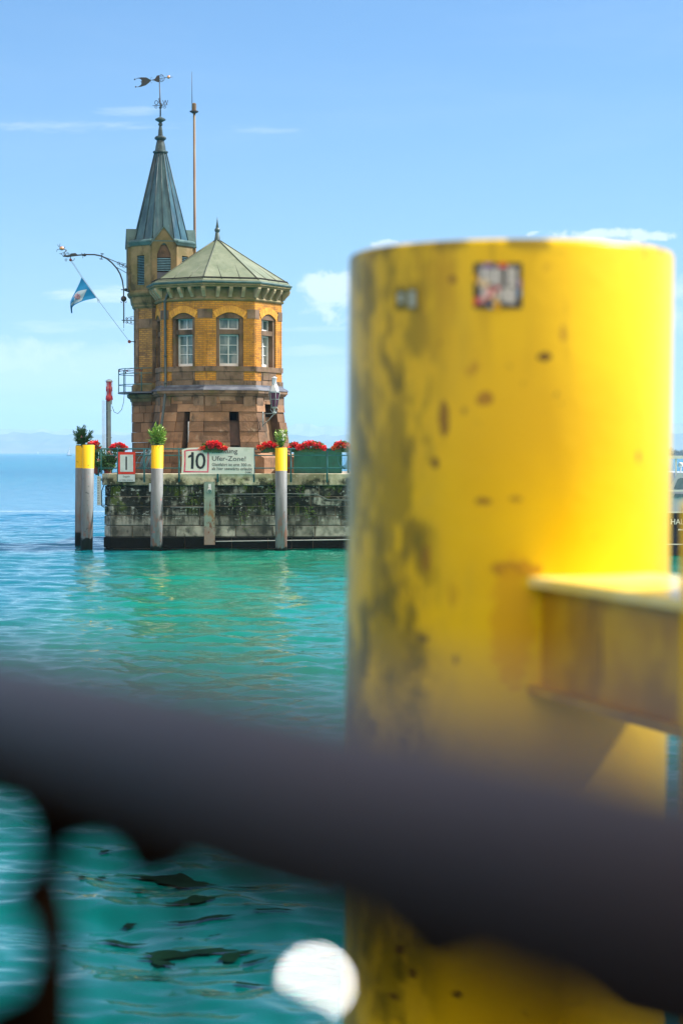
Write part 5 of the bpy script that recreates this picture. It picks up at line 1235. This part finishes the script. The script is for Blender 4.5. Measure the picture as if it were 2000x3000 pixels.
mb = MB(); mb.box(P(1996, 1554, FB).x + 0.4, FB - 0.01, fz(1554), 1.1, 0.03, 0.06); build('stripe', mb, MAT['white'], fer)
mb = MB(); mb.ball(P(1992, 1362, FB + 1), 0.11, 8); mb.tube([P(1992, 1385, FB + 1), P(1992, 1365, FB + 1)], 0.03, 6); build('searchlight', mb, MAT['white'], fer)
# wooded spit on the right
mb = MB(); 
t_ = None
def spit():
    m_ = MB(); Yc = 2300; n_ = 60
    for i in range(n_):
        xx = P(1900 + i * 12, 1326, Yc).x; h = (10 + 5 * math.sin(i * 0.7) + 4 * math.sin(i * 1.9)) * 0.55
        for j in range(10): leafclump(m_, (xx + rnd(-3, 3), Yc + rnd(-20, 20), h * 0.5), (5, 10, h * 0.55), 14, 3.4, 1.3)
    m_.box(P(2260, 1326, Yc).x, Yc + 20, -1, 300, 60, 2.2); return m_
o = build('shore_trees', spit(), MAT['far']); o['kind'] = 'stuff'; tag(o, 'dark line of trees on the far shore at the right edge', 'trees')

# ------------------------------------------------------------------ big yellow piles in the foreground
PTX, PTY, PTR = 0.4225, 5.0, 0.403; PTOP = 4.05 + (1326 - 700) / F * 4.6
lean = math.tan(rad(0.5))
def cylpt(sx, sy, lift=0.0):
    """where a line of sight meets the big pile"""
    d = (P(sx, sy, 1.0) - V(0, 0, EYE)); o_ = V(0, 0, EYE)
    xc = PTX + (EYE + d.z * 4.7 - PTOP) * lean
    a = d.x ** 2 + d.y ** 2; b_ = -2 * (d.x * xc + d.y * PTY); c_ = xc ** 2 + PTY ** 2 - (PTR + lift) ** 2
    disc = b_ * b_ - 4 * a * c_
    t_ = (-b_ - math.sqrt(max(disc, 0))) / (2 * a); return o_ + d * t_, V(xc, PTY, 0)
spots = []
for (sx, sy, rx_, rz2, cc) in ((1590, 1046, 22, 13, (0.06, 0.02, 0.005)), (1325, 820, 12, 13, (0.16, 0.07, 0.01)), (1420, 1168, 24, 20, (0.33, 0.16, 0.01)), (1300, 1235, 14, 60, (0.20, 0.10, 0.01)), (1275, 1355, 12, 18, (0.12, 0.06, 0.01)), (1648, 975, 10, 30, (0.40, 0.22, 0.01)),
                               (1415, 1468, 24, 10, (0.25, 0.13, 0.01)), (1510, 1462, 26, 9, (0.35, 0.2, 0.01)), (1868, 1335, 9, 20, (0.35, 0.2, 0.02)), (1248, 1640, 12, 40, (0.25, 0.13, 0.01)), (1240, 1870, 18, 10, (0.13, 0.09, 0.02)), (1360, 1205, 9, 14, (0.35, 0.2, 0.01)),
                               (1335, 1930, 8, 16, (0.3, 0.2, 0.02)), (1165, 2790, 12, 14, (0.10, 0.05, 0.01)), (1205, 2860, 12, 14, (0.10, 0.05, 0.01)), (1335, 2920, 14, 12, (0.10, 0.05, 0.01)), (1150, 2925, 14, 10, (0.10, 0.05, 0.01)), (1505, 1668, 70, 26, (0.40, 0.2, 0.01)), (1500, 1830, 60, 190, (0.66, 0.37, 0.003))):  # the last, tall ellipse paints the beam's shadow into the pile colour
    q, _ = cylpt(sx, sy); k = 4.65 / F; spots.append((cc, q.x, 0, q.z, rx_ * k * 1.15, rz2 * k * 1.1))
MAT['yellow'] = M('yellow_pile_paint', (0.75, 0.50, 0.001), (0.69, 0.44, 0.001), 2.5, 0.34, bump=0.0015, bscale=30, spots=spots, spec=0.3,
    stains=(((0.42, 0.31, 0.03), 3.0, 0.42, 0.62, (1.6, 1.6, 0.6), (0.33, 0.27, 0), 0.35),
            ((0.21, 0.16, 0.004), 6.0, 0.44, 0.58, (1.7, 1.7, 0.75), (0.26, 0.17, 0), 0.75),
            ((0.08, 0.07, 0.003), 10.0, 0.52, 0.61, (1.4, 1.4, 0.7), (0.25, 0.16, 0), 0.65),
            ((0.13, 0.07, 0.008), 16.0, 0.69, 0.72, (1, 1, 0.8), None, 0.85),
            ((0.40, 0.21, 0.01), 9.0, 0.66, 0.74, (1, 1, 0.6), None, 0.8), ((0.30, 0.17, 0.008), 10.0, 0.56, 0.64, (1, 1, 0.15), (4.15, 4.55, 2), 0.6), ((0.10, 0.08, 0.01), 8.0, 0.48, 0.56, (1, 1, 1), (4.50, 4.54, 2), 0.8),
            ((0.30, 0.20, 0.02), 5.0, 0.52, 0.66, (1, 1, 0.8), (-0.5, 4.5, 2), 0.0)))
big = thing('yellow_pile', (PTX, PTY, 0), 'huge yellow steel pile with a square sticker, mossy on its left side', 'mooring pile')
mb = MB()
prof = [(PTR, -1.5)] + [(PTR, z_) for z_ in np.linspace(0, PTOP - 0.012, 9)] + [(PTR - 0.004, PTOP - 0.004), (PTR - 0.014, PTOP), (PTR - 0.03, PTOP), (PTR - 0.03, PTOP - 0.25), (0.01, PTOP - 0.25)]
mb.lathe(0, 0, prof, 96, 0, smooth=True)
mb.v = [(x_ + PTX + (z_ - PTOP) * lean, y_ + PTY, z_) for x_, y_, z_ in mb.v]
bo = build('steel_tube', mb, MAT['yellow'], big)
mb = MB(); mb.lathe(PTX, PTY, [(PTR - 0.032, PTOP - 0.24), (PTR - 0.032, PTOP - 0.20)], 48); build('lid', mb, MAT['deck'], big)
# sticker: black square with a jumble of bright letter shapes; and a small torn grey one
def on_cyl(sx, sy, lift): q, c_ = cylpt(sx, sy, lift); return q
def cpatch(x0, y0, x1, y1, lift, mb, skew=0.0, n=6, col=0.5):
    for i in range(n):
        a, c = x0 + (x1 - x0) * i / n, x0 + (x1 - x0) * (i + 1) / n
        mb.poly([on_cyl(a, y1, lift), on_cyl(c, y1, lift), on_cyl(c, y0 + skew, lift), on_cyl(a, y0 + skew, lift)], col)
st = thing('square_sticker', on_cyl(1458, 905, 0.003), 'black square sticker covered in white and coloured graffiti letters on the big yellow pile', 'sticker')
mb = MB(); cpatch(1387, 770, 1528, 903, 0.0025, mb); build('backing', mb, MAT['ink'], st)
cols = {'w': M('sticker_white', (0.62, 0.62, 0.66), (0.50, 0.52, 0.58), 60, 0.5), 'r': M('sticker_red', (0.65, 0.02, 0.03), None, 3, 0.5), 'p': M('sticker_violet', (0.18, 0.06, 0.40), None, 3, 0.5), 'b': M('sticker_blue', (0.08, 0.22, 0.50), None, 3, 0.5), 'y': M('sticker_cream', (0.70, 0.55, 0.35), None, 3, 0.5), 'k': M('sticker_pink', (0.70, 0.33, 0.35), None, 3, 0.5), 'o': M('sticker_orange', (0.8, 0.42, 0.0), None, 3, 0.5)}
lays = {'w': [(1405, 782, 1422, 836), (1426, 786, 1443, 832), (1447, 783, 1466, 838), (1482, 782, 1498, 838), (1502, 784, 1514, 840), (1408, 842, 1424, 888), (1466, 842, 1482, 886), (1486, 842, 1508, 890), (1450, 846, 1462, 870)],
        'r': [(1460, 770, 1484, 784), (1387, 872, 1400, 894), (1452, 838, 1462, 852)], 'p': [(1416, 771, 1442, 783), (1518, 820, 1526, 842)], 'b': [(1514, 848, 1526, 870), (1430, 892, 1442, 903)],
        'y': [(1400, 820, 1430, 840), (1440, 866, 1456, 886)], 'k': [(1424, 842, 1446, 872), (1402, 870, 1424, 886)], 'o': [(1387, 806, 1398, 826), (1446, 884, 1464, 906)]}
for i, (kk, L_) in enumerate(lays.items()):
    for r_ in L_: mb = MB(); cpatch(*r_, 0.0035 + 0.0004 * i, mb, n=2); build('letter_shape', mb, cols[kk], st)
mb = MB(); cpatch(1160, 845, 1222, 905, 0.003, mb, n=3); s2 = thing('torn_sticker', on_cyl(1190, 905, 0.003), 'small torn grey sticker amid the dark moss on the big yellow pile', 'sticker')
build('backing', mb, M('moss_dark', (0.09, 0.09, 0.02), (0.2, 0.17, 0.03), 30, 0.8), s2)
mb = MB(); cpatch(1165, 858, 1182, 888, 0.004, mb, n=2); cpatch(1196, 852, 1216, 900, 0.004, mb, n=2); build('paper', mb, M('faded_paper', (0.36, 0.42, 0.40), None, 30, 0.7), s2)
# box beam carried by the pile, running out to the right
MAT['beamy'] = M('beam_yellow_paint', (0.56, 0.32, 0.003), (0.38, 0.18, 0.003), 3.0, 0.4, spots=(), stains=(((0.28, 0.13, 0.006), 7.0, 0.47, 0.60, (1, 1, 0.6), None, 0.7), ((0.09, 0.03, 0.005), 11.0, 0.60, 0.68, (1.4, 1.4, 0.3), None, 0.85)))
MAT['sunlit_flange'] = M('sunlit_flange_yellow', (0.86, 0.72, 0.30), (0.84, 0.62, 0.12), 5.0, 0.22)  # paler than the beam: sunlit glare of the top painted into the colour
A0 = P(1545, 1690, 4.60); A1 = P(2010, 1757, 3.88); A1.z = A0.z
d = (A1 - A0); d.z = 0; dn = d.normalized(); sd = V(-dn.y, dn.x, 0) if dn.x * 0 + 1 else None
if sd.x < 0: sd = -sd
Lb = d.length + 0.03; hB = 0.268; wB = 0.34
bm = thing('yellow_bracket_beam', A0 - UP * hB, 'yellow steel box beam jutting from the big pile towards the right edge', 'beam')
mb = MB(); st0 = A0 - dn * 0.12
mb.obox(st0 - UP * 0.022, dn * (Lb + 0.12), sd * wB, UP * 0.022); build('top_flange', mb, MAT['sunlit_flange'], bm)
mb = MB(); mb.obox(st0 + sd * 0.03 - UP * (hB - 0.02), dn * (Lb + 0.10), sd * (wB - 0.06), UP * (hB - 0.043)); build('web', mb, MAT['beamy'], bm)
mb = MB(); mb.obox(st0 - UP * hB, dn * (Lb + 0.12), sd * wB, UP * 0.02); build('bottom_flange', mb, MAT['beamy'], bm)
# neighbour pile just outside the right edge
q = P(2004, 1326, 3.9)
nb = thing('yellow_pile', (q.x + 0.40, 3.9, 0), 'second big yellow pile, only its blurred left edge showing at the right border', 'mooring pile')
mb = MB(); mb.tube([V(q.x + 0.40 - 0.012, 3.9, -1.5), V(q.x + 0.40, 3.9, 3.95)], 0.40, 64); build('steel_tube', mb, MAT['yellow'], nb)

# ------------------------------------------------------------------ quay and blurred railing at the camera
mb = MB(); mb.prism([V(-6, 1.0, 1.9), V(-6, -6, 1.9), V(6, -6, 1.9), V(6, -1.6, 1.9), V(0.9, -0.6, 1.9)][::-1], V(0, 0, 1.05))
MAT['quayfloor'] = M('quay_asphalt', (0.045, 0.038, 0.03), (0.035, 0.03, 0.024), 2, 0.85)
ha, hb = V(-0.0943, 0.55, EYE - 0.0680), V(0.0411, 0.24, EYE - 0.0495)   # axis of the handrail of a gently rising ramp
hd = hb - ha
hr = [ha - hd * 1.5, ha, hb, hb + hd * 2]
MAT['blackiron'] = M('black_cast_iron', (0.0025, 0.0013, 0.0008), (0.006, 0.003, 0.0015), 12, 0.9, spec=0.0)
MAT['fgiron'] = M('old_iron_paint', (0.028, 0.019, 0.016), (0.036, 0.023, 0.018), 12, 0.45, spec=0.15)
fr = thing('quay_railing', (ha.x, ha.y, 2.95), 'dark wrought iron quay railing out of focus close to the camera', 'railing')
mb = MB(); mb.tube(hr, 0.0150, 32)
hn = V(-hd.y, hd.x, 0).normalized()     # the handrail is a flattened oval, broader than high
def oval(p):
    q_ = V(*p) - ha; ax_ = hd.normalized(); r_ = q_ - ax_ * q_.dot(ax_); return tuple(V(*p) + hn * r_.dot(hn) * 0.9)
mb.v = [oval(p) for p in mb.v]; build('handrail', mb, MAT['fgiron'], fr)
sd_ = hn if hn.y < 0 else -hn
mb = MB(); mb.tube([p - UP * 0.0080 + sd_ * 0.015 for p in hr], 0.0145, 28); build('underside_shade', mb, MAT['blackiron'], fr)  # black bar added to stand for the handrail's shaded underside
def onrail(sx):   # point on the handrail axis seen at bearing sx
    s_ = (sx - 1000) / F; t_ = (ha.x - s_ * ha.y) / (s_ * hd.y - hd.x); return ha + hd * t_
RD = V(hd.x, hd.y, 0).normalized()
for (sx, r_) in ((415, 0.0032), (655, 0.0022)):
    q = onrail(sx); mb = MB(); mb.tube([q - UP * 0.012, V(q.x, q.y, 2.95)], r_, 12); build('baluster', mb, MAT['blackiron'], fr)
# cast iron ornamental railing a step further out
ga, gb = V(-1000 / F * 0.98, 0.98, 0), V(1000 / F * 0.72, 0.72, 0); gd = gb - ga; gn = V(-gd.y, gd.x, 0).normalized()
if gn.y < 0: gn = -gn
def ong(sx, sy):
    s_ = (sx - 1000) / F; t_ = (ga.x - s_ * ga.y) / (s_ * gd.y - gd.x); p_ = ga + gd * t_; return P(sx, sy, p_.y)
lowc = [(-500, 2330), (-60, 2335), (0, 2352), (50, 2365), (82, 2420), (92, 2540), (45, 2585), (22, 2640), (75, 2690), (98, 2800), (62, 2900), (-60, 2960), (-60, 3400), (128, 3400), (132, 2950), (128, 2700), (104, 2600), (118, 2500), (215, 2485), (238, 2450), (270, 2458), (340, 2500), (372, 2570), (430, 2596), (462, 2555), (520, 2530), (600, 2545), (760, 2610), (900, 2652), (1000, 2662), (1090, 2700), (1160, 2770), (1225, 2842), (1268, 2856), (1312, 2825), (1420, 2812), (1560, 2850), (1700, 2940), (1800, 3020), (2200, 3120)]
upc = [(2200, 2770), (2000, 2690), (1500, 2520), (1000, 2390), (500, 2255), (0, 2150), (-500, 2050)]
orn = thing('ornamental_railing', V(ga.x, ga.y, 2.9), 'black cast iron ornamental railing with scalloped lower edge under the blurred handrail', 'railing')
mb = MB(); mb.prism([ong(*p) for p in lowc + upc], gn * 0.02); build('cast_panel', mb, MAT['blackiron'], orn)
for sx in (-900, 2600):
    mb = MB(); p_ = ong(sx, 2300); mb.tube([V(p_.x, p_.y, 2.9), p_], 0.02, 10); build('post', mb, MAT['blackiron'], orn)
# small steel disc added and tilted to throw the sun's glint at the lens
q = onrail(925); scp = P(925, 2880, 0.60)
hv = (sdir + (V(0, 0, EYE) - scp).normalized()).normalized(); a_ = hv.orthogonal().normalized(); b_ = hv.cross(a_)
mb = MB(); mb.prism([scp + (a_ * math.cos(t_) + b_ * math.sin(t_)) * 0.0020 for t_ in [2 * math.pi * i / 20 for i in range(20)]][::-1], hv * -0.003)
MAT['chrome'] = M('polished_steel', (0.80, 0.82, 0.86), None, 3, 0.36, 1.0)
build('glint_disc', mb, MAT['chrome'], fr)
mb = MB(); mb.tube([scp - hv * 0.002, V(scp.x, scp.y, 2.95)], 0.0022, 8); build('baluster', mb, MAT['blackiron'], fr)
# the quay itself, seen only from other places
mb = MB(); e0, e1 = V(ha.x, ha.y, 0) - RD * 6, V(ha.x, ha.y, 0) + RD * 9
nq = V(-RD.y, RD.x, 0)
if nq.y < 0: nq = -nq
mb.prism([e0 + nq * 0.08 + UP * 1.0, e1 + nq * 0.08 + UP * 1.0, e1 - nq * 6 + UP * 1.0, e0 - nq * 6 + UP * 1.0], V(0, 0, 1.95))
o = build('quay_pavement', mb, MAT['quayfloor']); o['kind'] = 'structure'

# dark reflections on the near water, painted as thin sheets draped on the waves
def reflection_patches():
    m_ = MB()
    for (sx, sy, w_, h_, rot) in ((520, 2585, 190, 22, 0.02), (680, 2605, 130, 9, -0.04), (420, 2632, 55, 8, 0), (560, 2668, 120, 13, -0.04), (245, 2592, 30, 9, 0.1), (310, 2507, 28, 5, 0), (540, 2797, 205, 27, -0.02), (690, 2808, 90, 14, -0.06), (630, 2935, 55, 7, -0.06), (630, 2751, 30, 5, 0), (725, 2680, 22, 3, 0), (190, 2793, 26, 4, 0), (300, 2585, 30, 5, 0.02), (380, 2710, 35, 6, 0), (665, 2613, 50, 12, 0.1), (600, 2712, 150, 8, 0.0), (350, 2760, 120, 8, 0.02), (760, 2900, 110, 8, -0.02), (450, 2890, 90, 9, 0.0), (800, 2700, 90, 6, 0.0), (740, 2828, 60, 7, -0.05), (480, 2815, 60, 14, 0.1)):
        Yc = 4.05 / ((sy - 1326) / F) * 1.0; c_ = P(sx, sy, Yc); k = Yc / F; hy = h_ * Yc * Yc / F / 4.05; n_ = 44
        ph = [rnd(0, 6.28) for _ in range(5)]
        def pt(i, ring):
            a = 2 * math.pi * i / n_; r_ = (1 + 0.16 * math.sin(3 * a + ph[0]) + 0.12 * math.sin(5 * a + ph[1]) + 0.12 * math.sin(9 * a + ph[2]) + 0.06 * math.sin(17 * a + ph[3])) * ring
            x_ = c_.x + w_ * k * 0.62 * r_ * math.copysign(abs(math.cos(a)) ** 1.3, math.cos(a)); y_ = Yc + hy * 0.62 * r_ * math.sin(a) * (0.75 + 0.45 * math.sin(2 * a + ph[4])) - rot * w_ * k * math.cos(a) * ring * 5
            return V(x_, y_, wave_z(x_, y_) + 0.022)
        for r0, r1 in ((0.02, 0.35), (0.35, 0.7), (0.7, 1.0)):
            for i in range(n_): m_.poly([pt(i, r0), pt(i + 1, r0), pt(i + 1, r1), pt(i, r1)][::-1], smooth=True)
    return m_
MAT['reflection_patches'] = M('water_reflection', (0.001, 0.014, 0.010), (0.002, 0.022, 0.012), 1.5, 0.85, spec=0.05)
o = build('water_reflection', reflection_patches(), MAT['reflection_patches']); o['kind'] = 'stuff'; tag(o, 'dark reflections on the near water, painted as thin draped sheets', 'water weed')

# ------------------------------------------------------------------ summer haze over the lake
mb = MB(); mb.box(0, 9500, -3.2, 22000, 20200, 420); hz = build('haze', mb, None); hz['kind'] = 'stuff'
m = bpy.data.materials.new('haze'); m.use_nodes = True; t = m.node_tree; t.nodes.clear()
vp_ = t.nodes.new('ShaderNodeVolumePrincipled'); vp_.inputs['Density'].default_value = 1.1e-4; vp_.inputs['Color'].default_value = (0.46, 0.73, 1.0, 1); vp_.inputs['Anisotropy'].default_value = 0.0
oo = t.nodes.new('ShaderNodeOutputMaterial'); t.links.new(vp_.outputs[0], oo.inputs['Volume']); hz.data.materials.append(m)
